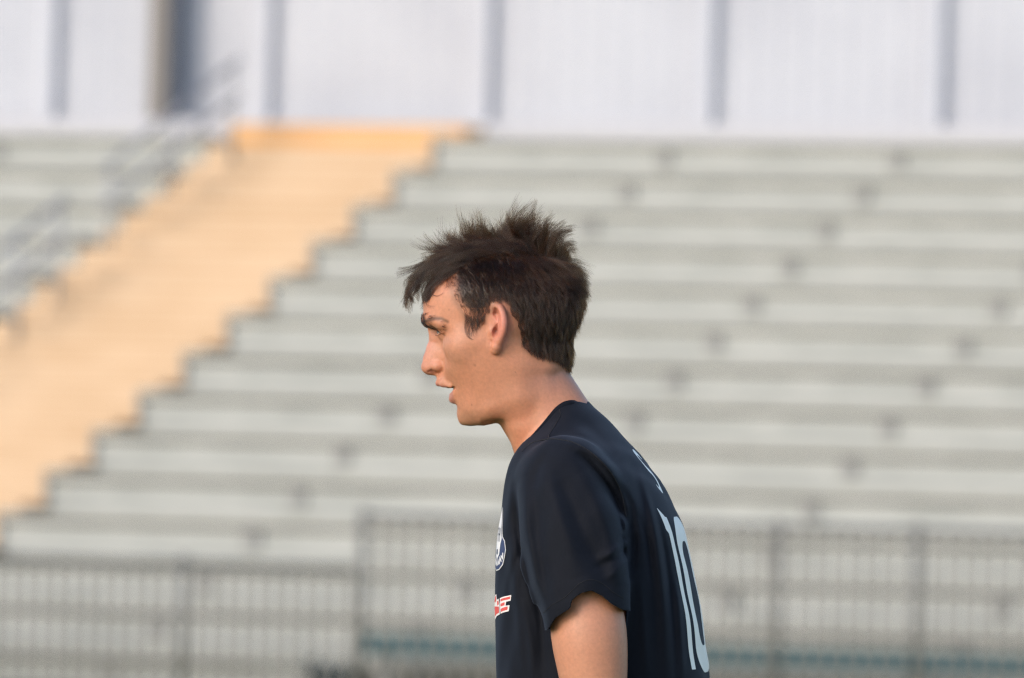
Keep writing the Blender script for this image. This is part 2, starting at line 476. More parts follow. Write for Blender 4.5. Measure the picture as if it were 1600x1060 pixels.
# ---- handrails down the middle of the stairway
M_RAIL = flat('galvanised_tube', lin(164, 165, 169), 0.5, Metallic=0.3)
TM = AL + 0.12 * (AR - AL)
segs = [(-0.5, 2.0), (2.9, 5.0), (5.9, 8.0), (8.9, 12.1)]
labels = ['grey tube handrail standing lowest on the orange stairs, at the left edge of the picture', 'grey tube handrail on the orange stairs, second from the bottom',
          'grey tube handrail on the orange stairs, second from the top', 'grey tube handrail at the top of the orange stairs beside the white wall']
for (a, b), lb in zip(segs, labels):
    foot = SW([(TM, a * ROW_D, a * ROW_H)])[0]
    h = empty('handrail', tuple(foot)); tag(h, lb, 'handrail', 'handrails on the stairway')
    def hp(name, P, Q, r):
        V, Fc = bar(SW([P])[0], SW([Q])[0], r, 10); o = mesh_obj(name, V, Fc, M_RAIL, None); o.parent = h; o.matrix_parent_inverse = Matrix.Translation(-h.location)
    for hh, nm in ((0.62, 'top_rail'), (0.34, 'middle_rail')):
        hp(nm, (TM, a * ROW_D, a * ROW_H + hh), (TM, b * ROW_D, b * ROW_H + hh), 0.024)
    for q in (a + 0.15, (a + b) / 2, b - 0.15):
        hp('post', (TM, q * ROW_D, math.floor(2 * q) / 2 * ROW_H - 0.04), (TM, q * ROW_D, q * ROW_H + 0.62), 0.02)

# ---- picket fence in front of the stand
M_WIRE = flat('galvanised_picket', lin(112, 112, 110), 0.5, Metallic=0.3)
M_FPOST = flat('fence_post_grey', lin(106, 106, 104), 0.6)
S_F = -1.9
GZ = -B0[2]                                               # ground level in the stand's frame
def box_sw(lo, hi):
    V, Fc = box(lo, hi); return SW(V), Fc
def fence(name, t0, t1, ztop, post_us, label):
    f = empty(name, tuple(SW([((t0 + t1) / 2, S_F, GZ)])[0])); tag(f, label, 'fence', 'picket fence in front of the stand')
    def fp(o): o.parent = f; o.matrix_parent_inverse = Matrix.Translation(-f.location); return o
    wires = []; q = t0 + 0.03
    while q < t1:
        wires.append(box_sw((q - 0.012, S_F - 0.010, GZ + 0.06), (q + 0.012, S_F + 0.010, ztop - 0.012))); q += 0.11
    V, Fc = join(wires); o = fp(mesh_obj('picket_infill', V, Fc, M_WIRE, None, smooth=False)); o['kind'] = 'stuff'
    V, Fc = bar(SW([(t0, S_F, ztop)])[0], SW([(t1, S_F, ztop)])[0], 0.017, 8); fp(mesh_obj('top_rail', V, Fc, M_WIRE, None))
    for u in post_us:
        tp = t_on(u, S_F, ztop - 0.3)
        V, Fc = bar(SW([(tp, S_F, GZ)])[0], SW([(tp, S_F, ztop + 0.05)])[0], 0.03, 10); fp(mesh_obj('post', V, Fc, M_FPOST, None))
tg = t_on(560, S_F, 0)
fence('picket_fence', -27.0, tg - 0.05, z_at(880, S_F, 280), tuple(285 - 560 * i for i in range(12)), 'lower grey steel picket fence bay at the bottom left of the picture')
fence('picket_fence', tg, 27.0, z_at(822, S_F, 1100), (566, 1215, 1432) + tuple(1990 + 560 * i for i in range(9)), 'taller grey steel picket fence bay behind the player and to the right')
mark('stand')
# ================================================================== the player
TH = math.radians(9.0)           # the head is turned a little away from the camera
CT, ST = math.cos(TH), math.sin(TH)
HC = 790.0
def to_head(u, y):
    X = u - HC
    a = -X * CT + y * ST
    l = -X * ST - y * CT
    return HC - a, l             # p: like the photo column on the midline; l: towards the camera
def from_head(p, l):
    a = HC - p
    return HC - a * CT - l * ST, a * ST - l * CT

# sections of the face and skull: for each height, (p, l) from the front midline round to the back
_SEC = {
    440: [(668, 0), (671, 22), (679, 42), (694, 60), (715, 73), (745, 81), (785, 83), (830, 78), (868, 60), (893, 32), (901, 0)],
    480: [(662, 0), (664, 20), (669, 38), (680, 55), (697, 69), (725, 78), (775, 82), (830, 77), (868, 60), (895, 32), (903, 0)],
    503: [(662, 0), (662.5, 15), (664.5, 30), (671, 48), (686, 63), (712, 73), (770, 80), (825, 75), (864, 58), (890, 30), (898, 0)],
    516: [(677, 0), (684, 16), (690, 30), (696, 46), (701, 60), (716, 73), (765, 79), (820, 74), (860, 58), (886, 30), (894, 0)],
    526: [(684, 0), (690, 16), (697, 30), (702, 46), (707, 60), (720, 74), (762, 79), (815, 72), (856, 56), (882, 29), (891, 0)],
    540: [(690, 0), (694, 16), (700, 32), (704, 47), (710, 61), (723, 75), (760, 79), (812, 71), (852, 54), (880, 28), (889, 0)],
    556: [(693, 0), (695, 16), (699, 30), (704, 45), (711, 59), (725, 73), (758, 77), (808, 69), (848, 52), (878, 27), (888, 0)],
    575: [(693, 0), (694, 14), (697, 27), (704, 42), (715, 54), (733, 66), (764, 73), (806, 66), (844, 50), (876, 26), (887, 0)],
    590: [(688, 0), (690, 12), (697, 24), (708, 36), (719, 48), (737, 60), (766, 69), (805, 63), (838, 46), (862, 24), (870, 0)],
    605: [(692, 0), (695, 12), (704, 21), (712, 29), (719, 38), (729, 47), (745, 57), (768, 65), (804, 61), (836, 45), (860, 24), (868, 0)],
    622: [(706, 0), (708, 12), (713, 22), (719, 30), (727, 38), (736, 46), (750, 54), (770, 61), (804, 59), (836, 44), (860, 24), (868, 0)],
    640: [(714.5, 0), (716, 12), (720, 23), (728, 33), (739, 43), (753, 51), (772, 59), (804, 57), (836, 44), (860, 24), (868, 0)],
    655: [(716, 0), (718, 12), (723, 22), (732, 31), (742, 39), (755, 47), (774, 56), (804, 56), (836, 44), (860, 24), (868, 0)],
    690: [(722, 0), (724, 12), (729, 22), (738, 31), (748, 39), (760, 47), (778, 54), (804, 55), (836, 44), (860, 24), (868, 0)],
}
_PC = 775.0
_NPH, _V0, _V1 = 256, 440, 690
_phi = np.linspace(0, np.pi, _NPH)
_rows = []
for _v, _pts in _SEC.items():
    _a = np.array([math.atan2(l, -(p - _PC)) for p, l in _pts]); _r = np.array([math.hypot(p - _PC, l) for p, l in _pts])
    _aa = np.concatenate([-_a[1:3][::-1], _a, 2 * np.pi - _a[-3:-1][::-1]]); _rr = np.concatenate([_r[1:3][::-1], _r, _r[-3:-1][::-1]])
    _rows.append(pchip(_aa, _rr, _phi))
_rows = np.array(_rows); _lv = np.array(list(_SEC.keys()), float)
_vq = np.arange(_V0, _V1 + 1.0)
_RT = np.stack([pchip(_lv, _rows[:, j], _vq) for j in range(_NPH)], 1)
def _blur(A, ax, s):
    r = int(3 * s); k = np.exp(-0.5 * (np.arange(-r, r + 1) / s) ** 2); k /= k.sum()
    P = np.pad(A, [(r, r) if i == ax else (0, 0) for i in range(2)], mode='reflect')
    return sum(k[i] * np.take(P, np.arange(i, i + A.shape[ax]), ax) for i in range(2 * r + 1))
_RT = _blur(_blur(_RT, 0, 2.4), 1, 3.0)
def face_loft(p, l, v):
    ph = np.arctan2(np.abs(l), -(p - _PC)) / np.pi * (_NPH - 1)
    vv = np.clip(v, _V0, _V1 - 0.001) - _V0
    i = np.clip(vv.astype(int), 0, _V1 - _V0 - 1); j = np.clip(ph.astype(int), 0, _NPH - 2)
    a, b = vv - i, ph - j
    R = (_RT[i, j] * (1 - a) + _RT[i + 1, j] * a) * (1 - b) + (_RT[i, j + 1] * (1 - a) + _RT[i + 1, j + 1] * a) * b
    return np.hypot(p - _PC, l) - R

EYE = (702.0, 37.0, 518.5, 14.3)

def EP(u, v, l): return (u + ST * l, l, v)     # a point traced on the near side

def head_sdf(u, y, v):
    p, ls = to_head(u, y)
    l = np.abs(ls)
    d = smax(face_loft(p, l, v), 445 - v, 20)
    # lower border of the jaw, rising towards the ear
    J = 664.5 - 0.0 * p
    J = J - 0.5 * np.maximum(0, p - 756) - 0.05 * np.maximum(0, l - 20)
    d = smax(d, v - J, 8 + 15 * sstep(l, 4, 32))
    d = smin(d, ell(p, l, v, (785, 0, 466), (119, 83, 87)), 14)
    B = lambda c, r, fn, op, k: blend(d, c, r, fn, op, k, p, l, v)
    # soft tissue under the chin
    B((760, 0, 645), (70, 60, 50), lambda x, y_, z: chain(x, y_, z, [(737, 0, 647, 13.5), (765, 0, 641, 19), (800, 0, 631, 30)], 10), 'add', 9)
    # chin
    B((735, 0, 645), (45, 45, 45), lambda x, y_, z: ell(x, y_, z, (733.5, 0, 646), (19, 23, 17)), 'add', 7)
    # brow ridge
    B((685, 35, 500), (50, 60, 40), lambda x, y_, z: chain(x, y_, z, [(676, 10, 502, 12), (677, 26, 501, 12.5), (684, 44, 501, 11), (698, 60, 507, 9)], 6), 'add', 7)
    B((682, 0, 510), (30, 26, 24), lambda x, y_, z: chain(x, y_, z, [(681, 0, 503, 14), (681, 0, 512, 13), (683, 0, 522, 11.5)], 4), 'add', 6)
    # cheekbone
    B((715, 62, 545), (55, 40, 40), lambda x, y_, z: chain(x, y_, z, [(712, 50, 541, 8), (726, 62, 540, 9), (752, 68, 533, 8)], 8), 'add', 20)
    # socket
    B((682, 30, 519), (40, 40, 30), lambda x, y_, z: ell(x, y_, z, (675, 27, 517.5), (14, 20, 7)), 'cut', 6)
    # lids over the eyeball
    ex, el, ev, er = EYE
    B((ex, el, ev), (34, 34, 30), lambda x, y_, z: np.sqrt((x - ex) ** 2 + (y_ - el) ** 2 + (z - ev) ** 2) - (er + 1.8), 'add', 4)
    B((ex, el, ev), (30, 34, 26), lambda x, y_, z: chain(x, y_, z, [(687, 26, 511.5, 3), (686, 37, 510.3, 3.4), (692, 50, 513, 3), (700, 58, 519, 2.5)], 3), 'add', 4)
    B((ex, el, ev), (30, 34, 26), lambda x, y_, z: ell(x, y_, z, (686.5, 38, 518.2), (10.5, 17.5, 4.3)), 'cut', 1.6)
    # nose
    B((675, 0, 552), (60, 50, 60), lambda x, y_, z: chain(x, y_, z, [(682, 0, 518, 8), (680.5, 0, 528, 8.6), (675.5, 0, 545, 9.5), (671.5, 0, 560, 10.5), (669, 0, 573, 11.6)], 6), 'add', 10)
    B((688, 0, 552), (60, 50, 60), lambda x, y_, z: chain(x, y_, z, [(694, 0, 520, 9), (692, 0, 535, 11.5), (689, 0, 552, 14), (687, 0, 566, 15.5)], 6), 'add', 14)
    B((675, 0, 572), (40, 30, 30), lambda x, y_, z: ell(x, y_, z, (668.3, 3.4, 573.5), (10.8, 8, 10.6)), 'add', 4)
    B((683, 13, 575), (30, 26, 26), lambda x, y_, z: ell(x, y_, z, (683, 13.0, 572.6), (9.0, 6.8, 7.0)), 'add', 6)
    B((677, 0, 583), (24, 14, 14), lambda x, y_, z: chain(x, y_, z, [(668, 0, 581, 4), (682, 0, 583.5, 4.5)], 2), 'add', 4)
    B((676, 9, 584), (24, 16, 14), lambda x, y_, z: chain(x, y_, z, [(670, 10, 581.8, 2.0), (675, 11.5, 580.8, 3.0), (681, 14, 582.3, 1.6)], 2), 'cut', 2.0)
    # crease round the wing and down to the mouth corner
    def crease(x, y_, z):
        dd, t = poly_dist(x - ST * y_, z, [(690, 565), (691.5, 574), (690.5, 582), (697, 592), (706, 601)])
        return dd
    m = (np.abs(p - 698) < 30) & (l > 8) & (l < 50) & (np.abs(v - 583) < 32)
    if m.any():
        dd, t = poly_dist(p[m] - ST * l[m], v[m], [(690, 564), (691.5, 573), (690.5, 581)])
        d[m] += 1.1 * np.exp(-(dd / 2.4) ** 2)
        dd, t = poly_dist(p[m] - ST * l[m], v[m], [(692, 580), (698, 591), (706, 600), (711, 606)])
        d[m] += 0.35 * np.exp(-(dd / 4.0) ** 2)
    # lips and mouth
    B((693, 8, 597), (36, 40, 26), lambda x, y_, z: chain(x, y_, z, [(688, 0, 593, 7.2), (690, 9, 594.5, 6.5), (697, 19, 598.5, 4.8), (707, 26, 603, 2.8)], 4), 'add', 6)
    B((693, 8, 600), (36, 40, 20), lambda x, y_, z: chain(x, y_, z, [(683.6, 0, 598.8, 4.7), (685.5, 8, 599, 4.5), (693, 17.5, 601.2, 3.6), (708, 26.5, 604.8, 2)], 3), 'add', 3)
    B((708, 8, 620), (36, 40, 30), lambda x, y_, z: chain(x, y_, z, [(709.4, 0, 623.5, 8.0), (710.2, 8, 623, 7.8), (712.5, 16, 620.3, 5.6), (715, 22.5, 615.5, 3.6), (717.5, 27, 610.8, 2.0)], 4), 'add', 4)
    B((712, 0, 636), (24, 30, 14), lambda x, y_, z: ell(x, y_, z, (707, 0, 637.5), (6, 20, 3.6)), 'cut', 6)
    B((704, 0, 609), (36, 40, 24), lambda x, y_, z: smin(ell(x, y_, z, (704, 0, 610.0), (24, 21, 6.0)), chain(x, y_, z, [(690, 0, 609, 4.6), (697, 12, 608.6, 4.4), (706, 22, 607.4, 3.8), (715, 29, 606.0, 2.3), (719, 32, 605.0, 1.2)], 2), 3), 'cut', 1.6)
    # sideways plane of the cheek below the cheekbone
    # ---- ear (traced on the near side; p shifted for the turn of the head)
    E = lambda uu, vv, ll: (uu + ST * ll, ll, vv)
    em = (np.abs(p - 795) < 34) & (l > 58) & (np.abs(v - 515) < 58)
    if em.any():
        x, y_, z = p[em], l[em], v[em]; de = d[em]
        # plate: thin shell tilted outwards to the back
        def plate(x, y_, z):
            t = (x - 784) * 0.9
            mid = 80 + 0.42 * (x - 783) - 0.012 * (z - 512) * (z - 512) * 0.05
            outl = ell(x, y_ * 0 + 0, z, (791.5, 0, 507), (13, 1e3, 30))
            return smax(np.abs(y_ - mid) - 3.0, outl, 3)
        de = smin(de, plate(x, y_, z), 4)
        hel = [E(771, 497, 77) + (3.2,), E(769.5, 487, 79) + (3.6,), E(772.5, 480, 82) + (4.3,), E(778.5, 479.2, 86) + (4.6,), E(784, 485, 90) + (5.0,),
               E(787, 497, 93) + (5.2,), E(787.5, 510, 94) + (5.2,), E(785, 522, 92) + (5.0,), E(780.5, 533, 88) + (5.2,)]
        de = smin(de, chain(x, y_, z, spl(hel), 1.5), 3.5)
        lob = [E(780, 532, 87) + (6.0,), E(776, 542, 84) + (6.8,), E(774.5, 547, 82) + (6.6,)]
        de = smin(de, chain(x, y_, z, lob, 4), 4)
        anti = [E(782, 488, 84) + (3.6,), E(783, 500, 87) + (5.0,), E(783.5, 512, 88) + (5.4,), E(781.5, 524, 87) + (4.4,), E(776, 532, 84) + (4.0,)]
        de = smin(de, chain(x, y_, z, spl(anti), 1.5), 3.5)
        trag = [E(768, 511, 77) + (4.2,), E(769.5, 519, 80) + (4.6,), E(770.5, 527, 79) + (3.6,)]
        de = smin(de, chain(x, y_, z, trag, 3), 4)
        de = smax(de, -chain(x, y_, z, [E(776, 511, 86) + (3.8,), E(775, 518, 82) + (5.2,), E(772, 528, 86) + (3.0,)], 3), 2.0)
        de = smax(de, -chain(x, y_, z, [E(774.5, 485, 87) + (3.4,), E(774.5, 491, 84) + (3.8,), E(777.5, 502, 87) + (2.0,)], 2), 2.0)
        d[em] = de
    return d

def neck_sdf(u, y, v):
    dx, dz = 0.53, 0.848
    t = (u - 796) * dx + (v - 560) * dz
    q = (u - 796) * dz - (v - 560) * dx
    tt = np.clip(t, -40, 190)
    hf = 66 + 0.02 * tt; hl = 57 + 0.06 * np.maximum(tt, 0) + 0.0016 * np.maximum(tt - 70, 0) ** 2
    k = np.sqrt((q / hf) ** 2 + (y / hl) ** 2)
    d = (k - 1) * 0.5 * (hf + hl) * 0.95
    d = smax(d, -55 - t, 20)
    d = smax(d, t - 215, 20)
    a = np.abs(y)
    # the long muscle from behind the ear to the breastbone, and the hollow behind it
    d = smin(d, ell(u, y, v, (846, 0, 556), (41, 46, 62)), 14)
    e = chain(u, a, v, [(806, 52, 575, 10), (812, 49, 620, 10), (814, 38, 665, 10), (818, 22, 705, 9)], 10)
    d = smin(d, e, 24)
    return d

# ---- torso under the shirt, in photo columns: height, front, back, half width, squareness
_T = np.array([
    (600, 880, 905, 20, 2.0), (622, 868, 914, 46, 2.0), (640, 850, 931, 66, 2.0), (660, 836, 952, 92, 2.1), (680, 822, 969, 130, 2.2), (700, 812, 986, 170, 2.3),
    (720, 804, 1002, 198, 2.4), (745, 797.333, 1020.17, 212, 2.4), (770, 793, 1036, 214, 2.4), (800, 789, 1052.5, 208, 2.4), (830, 783.5, 1065.5, 202, 2.4), (860, 780, 1072, 199, 2.4),
    (900, 778, 1081, 196, 2.4), (950, 777.5, 1091, 192, 2.4), (1010, 778, 1100, 187, 2.4), (1060, 779, 1106, 183, 2.4), (1180, 784, 1108, 176, 2.4), (1300, 789, 1101, 174, 2.4), (1440, 789, 1111, 186, 2.4), (1500, 794, 1108, 190, 2.4)], float)
_tv = np.arange(600, 1501.0)
_TT = np.stack([pchip(_T[:, 0], _T[:, j], _tv) for j in range(1, 5)], 1)
_TT = _blur(_TT, 0, 7.0)
TX, TY = 935.0, -12.0
def to_torso(u, y):
    X = u - TX; Yy = y - TY
    return TX + X * CT - Yy * ST, -X * ST - Yy * CT        # p (front to back), l (+ towards the camera)
def from_torso(p, l):
    a = TX - p
    return TX - a * CT - l * ST, TY + a * ST - l * CT
def torso_sdf(u, y, v):
    i = np.clip(v, 600, 1499.99) - 600; j = i.astype(int); a = (i - j)[..., None]
    P = _TT[j] * (1 - a) + _TT[np.minimum(j + 1, 900)] * a
    f, b, w, n = P[..., 0], P[..., 1], P[..., 2], P[..., 3]
    c, hb = (f + b) / 2, (b - f) / 2
    pt, lt = to_torso(u, y)
    X = np.abs(pt - c) / hb; Yy = np.abs(lt) / w
    k = (X ** n + Yy ** n + 1e-9) ** (1 / n)
    d = (k - 1) * np.minimum(hb, w)
    return smax(d, 612 - v, 10)

def A3(u, v, y, r):
    uu, vv = fix(u, v, y); pt, lt = to_torso(uu, y); return (pt, lt, vv, r * (1 + y * S / DS))
ARM = [A3(897, 752, -192, 40), A3(906, 850, -220, 48), A3(914, 935, -234, 54.5), A3(920, 990, -243, 58.5), A3(926, 1045, -246, 54), A3(932, 1110, -250, 45), A3(934, 1165, -250, 42)]
FORE = [ARM[-1], (972, 238, 1225, 44), (948, 240, 1320, 36), (884, 244, 1420, 27), (874, 244, 1440, 26)]
SLEEVE = [A3(882, 750, -186, 68), A3(886, 800, -200, 78), A3(891, 845, -212, 83), A3(899, 890, -224, 80), A3(908, 930, -240, 74), A3(915, 970, -247, 68), A3(920, 1010, -246, 64)]

ARM_S, FORE_S = spl(ARM, 3), spl(FORE, 3)
def arm_sdf(u, a, v):
    d = smin(chain(u, a, v, ARM_S, 3), chain(u, a, v, FORE_S, 3), 12)
    hand = chain(u, a, v, [(874, 244, 1440, 26), (868, 240, 1470, 27), (862, 236, 1505, 26)], 8)
    d = smin(d, hand, 10)
    for k, (oy, ox, L) in enumerate(((-6, -26, 92), (-2, -10, 102), (2, 7, 96), (5, 22, 76))):
        b = (862 + ox, 234 + oy, 1515)
        f = chain(u, a, v, [b + (10.5,), (b[0] - 4, b[1] - 6, b[2] + L * 0.45, 9.5), (b[0] + 2, b[1] - 20, b[2] + L * 0.8, 8.8), (b[0] + 8, b[1] - 32, b[2] + L, 7.5)], 2)
        d = smin(d, f, 3)
    th = chain(u, a, v, [(846, 226, 1462, 13), (828, 214, 1496, 11.5), (822, 206, 1535, 9.5)], 3)
    return smin(d, th, 5)

def leg_sdf(u, a, v):
    d = ell(u, a, v, (945, 0, 1480), (150, 185, 120))
    d = smin(d, chain(u, a, v, [(945, 100, 1500, 98), (930, 110, 1700, 82), (915, 112, 1890, 60)], 10), 30)
    d = smin(d, chain(u, a, v, [(915, 112, 1890, 60), (935, 114, 2040, 62), (948, 114, 2200, 46), (950, 114, 2350, 36)], 12), 14)
    d = smin(d, chain(u, a, v, [(955, 114, 2385, 34), (900, 118, 2400, 32), (820, 124, 2412, 26)], 14), 14)
    return d

def body_sdf(u, y, v):
    d = np.full(u.shape, 60.0)
    m = (v < 720) & (u < 950)
    if m.any():
        _, lm = to_head(u[m], y[m])
        d[m] = smin(head_sdf(u[m], y[m], v[m]), neck_sdf(u[m], y[m], v[m]), 7 + 26 * sstep(np.abs(lm), 16, 50))
    m = (v >= 720)
    if m.any(): d[m] = neck_sdf(u[m], y[m], v[m])
    m = v > 600
    if m.any():
        ui, ym, vm = u[m], y[m], v[m]; um, am = to_torso(ui, ym); am = np.abs(am)
        t = smax(torso_sdf(ui, ym, vm) + 9, vm - 1480, 40)
        t = smin(t, arm_sdf(um, am, vm), 12)
        lo = vm > 1300
        if lo.any(): t[lo] = smin(t[lo], leg_sdf(um[lo], am[lo], vm[lo]), 25)
        d[m] = smin(d[m], t, 10)
    return d

def axis(*segs):
    out = []
    for a, b, st in segs: out.append(np.linspace(a, b, int(round((b - a) / st)), endpoint=False))
    return np.concatenate(out)
gx = axis((645, 925, 1.8), (925, 1140, 6))
gy = axis((-342, -108, 6), (-108, 108, 1.9), (108, 343, 6))
gz = axis((370, 712, 1.8), (712, 1500, 6), (1500, 1650, 5), (1650, 2460, 10))
Fg = fill_grid(body_sdf, gx, gy, gz, step=6, margin=1.5)
BV, BQ = surface_nets(Fg, gx, gy, gz)
del Fg
mark('nets')
BV = relax(BV, BQ, 1, 0.5)
BV = project(body_sdf, BV, 2, 1.5)
# keep the largest connected surface only
def biggest_island(V, Q):
    n = len(V); lab = np.arange(n); e = edge_pairs(Q)
    while True:
        m = np.minimum(lab[e[:, 0]], lab[e[:, 1]])
        new = lab.copy(); np.minimum.at(new, e[:, 0], m); np.minimum.at(new, e[:, 1], m)
        new = new[new]
        if (new == lab).all(): break
        lab = new
    big = np.bincount(lab).argmax(); keep = lab == big
    mp = -np.ones(n, int); mp[keep] = np.arange(keep.sum())
    return V[keep], mp[Q[keep[Q[:, 0]]]]
BV, BQ = biggest_island(BV, BQ)
BW = img_to_world(BV)
def signed_volume(V, Q):
    a, b, c, d = (V[Q[:, i]] for i in range(4))
    return float(np.einsum('ij,ij->i', np.cross(a, b), c).sum() + np.einsum('ij,ij->i', np.cross(a, c), d).sum())
if signed_volume(BW, BQ) < 0: BQ = BQ[:, ::-1]
mark('body %d' % len(BV))
# ---- materials of the player
def skin_material():
    m, t, b = new_mat('skin')
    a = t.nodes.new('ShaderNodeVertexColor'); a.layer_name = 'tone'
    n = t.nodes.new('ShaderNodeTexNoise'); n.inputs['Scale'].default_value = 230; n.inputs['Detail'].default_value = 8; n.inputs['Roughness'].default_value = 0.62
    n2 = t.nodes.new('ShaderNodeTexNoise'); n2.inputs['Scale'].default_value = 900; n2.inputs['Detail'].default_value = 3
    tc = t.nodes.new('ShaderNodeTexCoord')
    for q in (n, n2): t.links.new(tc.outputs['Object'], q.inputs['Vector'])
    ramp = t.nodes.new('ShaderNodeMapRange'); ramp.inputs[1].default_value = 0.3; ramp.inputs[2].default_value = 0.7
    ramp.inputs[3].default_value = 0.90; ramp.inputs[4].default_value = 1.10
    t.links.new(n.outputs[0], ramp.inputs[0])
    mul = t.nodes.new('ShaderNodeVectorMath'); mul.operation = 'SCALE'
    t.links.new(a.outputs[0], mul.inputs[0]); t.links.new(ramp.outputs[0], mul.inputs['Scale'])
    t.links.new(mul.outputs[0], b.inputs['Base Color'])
    b.inputs['Roughness'].default_value = 0.46
    b.inputs['Specular IOR Level'].default_value = 0.45
    b.inputs['Subsurface Weight'].default_value = 0.22
    b.inputs['Subsurface Radius'].default_value = (1.0, 0.38, 0.2)
    b.inputs['Subsurface Scale'].default_value = 0.006
    bp = t.nodes.new('ShaderNodeBump'); bp.inputs['Strength'].default_value = 0.35; bp.inputs['Distance'].default_value = 0.0008
    t.links.new(n2.outputs[0], bp.inputs['Height']); t.links.new(bp.outputs[0], b.inputs['Normal'])
    return m

M_SKIN = skin_material()
# hair region on the near side, traced on the photograph (column, row); mirrored for the far side
HAIR_POLY = [(640, 470), (668, 470), (682, 452), (694, 428), (701, 428), (706, 452), (711, 470), (722, 483), (728, 498), (728, 515), (733, 522), (744, 512), (752, 500), (766, 484),
             (772, 474), (782, 474), (793, 486), (808, 499), (812, 515), (815, 536), (823, 546), (837, 555), (860, 560), (876, 566), (893, 583), (940, 583), (940, 300), (640, 300)]
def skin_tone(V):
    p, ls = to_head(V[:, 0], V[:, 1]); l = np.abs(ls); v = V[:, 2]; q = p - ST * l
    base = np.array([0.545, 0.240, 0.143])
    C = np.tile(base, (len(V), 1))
    def mix(w, col):
        nonlocal C
        C = C * (1 - w[:, None]) + np.array(col) * w[:, None]
    g = lambda c, r: np.exp(-(((q - c[0]) / r[0]) ** 2 + ((v - c[1]) / r[1]) ** 2))
    head = (v < 700)
    mix(0.55 * g((668, 545), (14, 20)) * head, (0.56, 0.27, 0.215))      # nose
    mix(0.5 * g((664, 572), (14, 11)) * head, (0.55, 0.235, 0.175))
    mix(0.75 * g((785, 507), (16, 36)) * (l > 76), (0.60, 0.21, 0.16))
    for c_, r_ in (((775, 517), (3.6, 5.5)), ((774.5, 487.5), (3.0, 5.5))): mix(0.8 * g(c_, r_) * (l > 70), (0.20, 0.065, 0.045))   # ear, with the shade inside its hollows painted dark
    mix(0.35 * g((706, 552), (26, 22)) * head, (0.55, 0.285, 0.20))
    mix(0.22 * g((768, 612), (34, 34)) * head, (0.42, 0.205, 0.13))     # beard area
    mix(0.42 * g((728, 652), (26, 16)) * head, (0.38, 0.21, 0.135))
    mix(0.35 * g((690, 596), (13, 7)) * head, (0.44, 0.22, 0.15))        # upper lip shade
    mix(0.5 * g((862, 592), (34, 26)) * head, (0.42, 0.215, 0.165))      # nape, with the shade beneath the hair painted in
    mix(0.5 * g((682, 511.5), (13, 5)) * head, (0.34, 0.15, 0.095))  # shade on the upper lid below the brow, painted in
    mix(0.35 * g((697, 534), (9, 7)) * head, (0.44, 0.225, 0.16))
    db, tb = poly_dist(q, v, [(661, 503), (667, 501.5), (679, 498), (690, 498.5), (699, 503)])
    mix(np.exp(-(db / (4.6 - 2.2 * tb)) ** 2) * (0.95 - 0.30 * tb) * (l > 9), (0.05, 0.03, 0.022))
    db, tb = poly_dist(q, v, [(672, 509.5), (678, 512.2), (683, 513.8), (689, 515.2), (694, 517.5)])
    mix(0.85 * np.exp(-(db / 1.7) ** 2) * (l > 14) * (l < 58), (0.05, 0.028, 0.02))  # lash roots, together with the lid's shade painted along its edge
    # lips
    dl, _ = poly_dist(q, v, [(678, 600), (684, 603), (696, 604.5), (704, 605.5)])
    mix(0.9 * np.exp(-(dl / 2.6) ** 4) * (l < 26), (0.40, 0.165, 0.125))
    dl, _ = poly_dist(q, v, [(706, 612), (703, 619), (703, 627), (706, 630)])
    mix(0.85 * np.exp(-(dl / 5.2) ** 4) * (l < 25) * (q < 710), (0.45, 0.19, 0.15))
    mix(1.0 * ((q > 697) & (q < 724) & (v > 604.5) & (v < 613) & (l < 20)), (0.10, 0.03, 0.025))
    # nostril, a darker red-brown
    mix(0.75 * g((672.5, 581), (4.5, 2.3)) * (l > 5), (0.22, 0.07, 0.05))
    # moles
    for (mu, mv, r, k) in ((701, 484.5, 1.7, .30), (742, 571, 1.8, .28), (736.6, 632.6, 1.4, .55), (805.5, 581.8, 1.2, .6), (719, 547, 1.2, .2)):
        mix(k * np.exp(-(((q - mu) / r) ** 2 + ((v - mv) / r) ** 2) ** 1.5) * (ls > 5), (0.10, 0.045, 0.03))
    # short stubble of the shaved hair edges
    inh = in_poly(q, v, HAIR_POLY) & (v < 600)
    ed = np.zeros(len(V)); di, _ = poly_dist(q[inh], v[inh], HAIR_POLY[2:25]); ed[inh] = 0.30 + 0.67 * sstep(di, 0, 16)
    ed[(v > 482) & (q < 766)] *= 0.4
    mix(ed, (0.020, 0.013, 0.010))
    e = np.full(len(V), 99.0); mm = (v < 620) & ~inh
    dd, _ = poly_dist(q[mm], v[mm], HAIR_POLY[2:25]); e[mm] = dd
    mix(0.45 * np.exp(-(e / 6.0) ** 2), (0.12, 0.075, 0.055))
    # arms a little warmer
    mix(0.35 * (v > 760).astype(float), (0.52, 0.262, 0.175))
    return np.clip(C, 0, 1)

person = mesh_obj('person', BW, BQ, M_SKIN)
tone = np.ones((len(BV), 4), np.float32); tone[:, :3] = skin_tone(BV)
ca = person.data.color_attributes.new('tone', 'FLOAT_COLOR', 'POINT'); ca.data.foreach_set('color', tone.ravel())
tag(person, 'young man with dark tousled hair in a navy football shirt, standing in profile facing left', 'person')

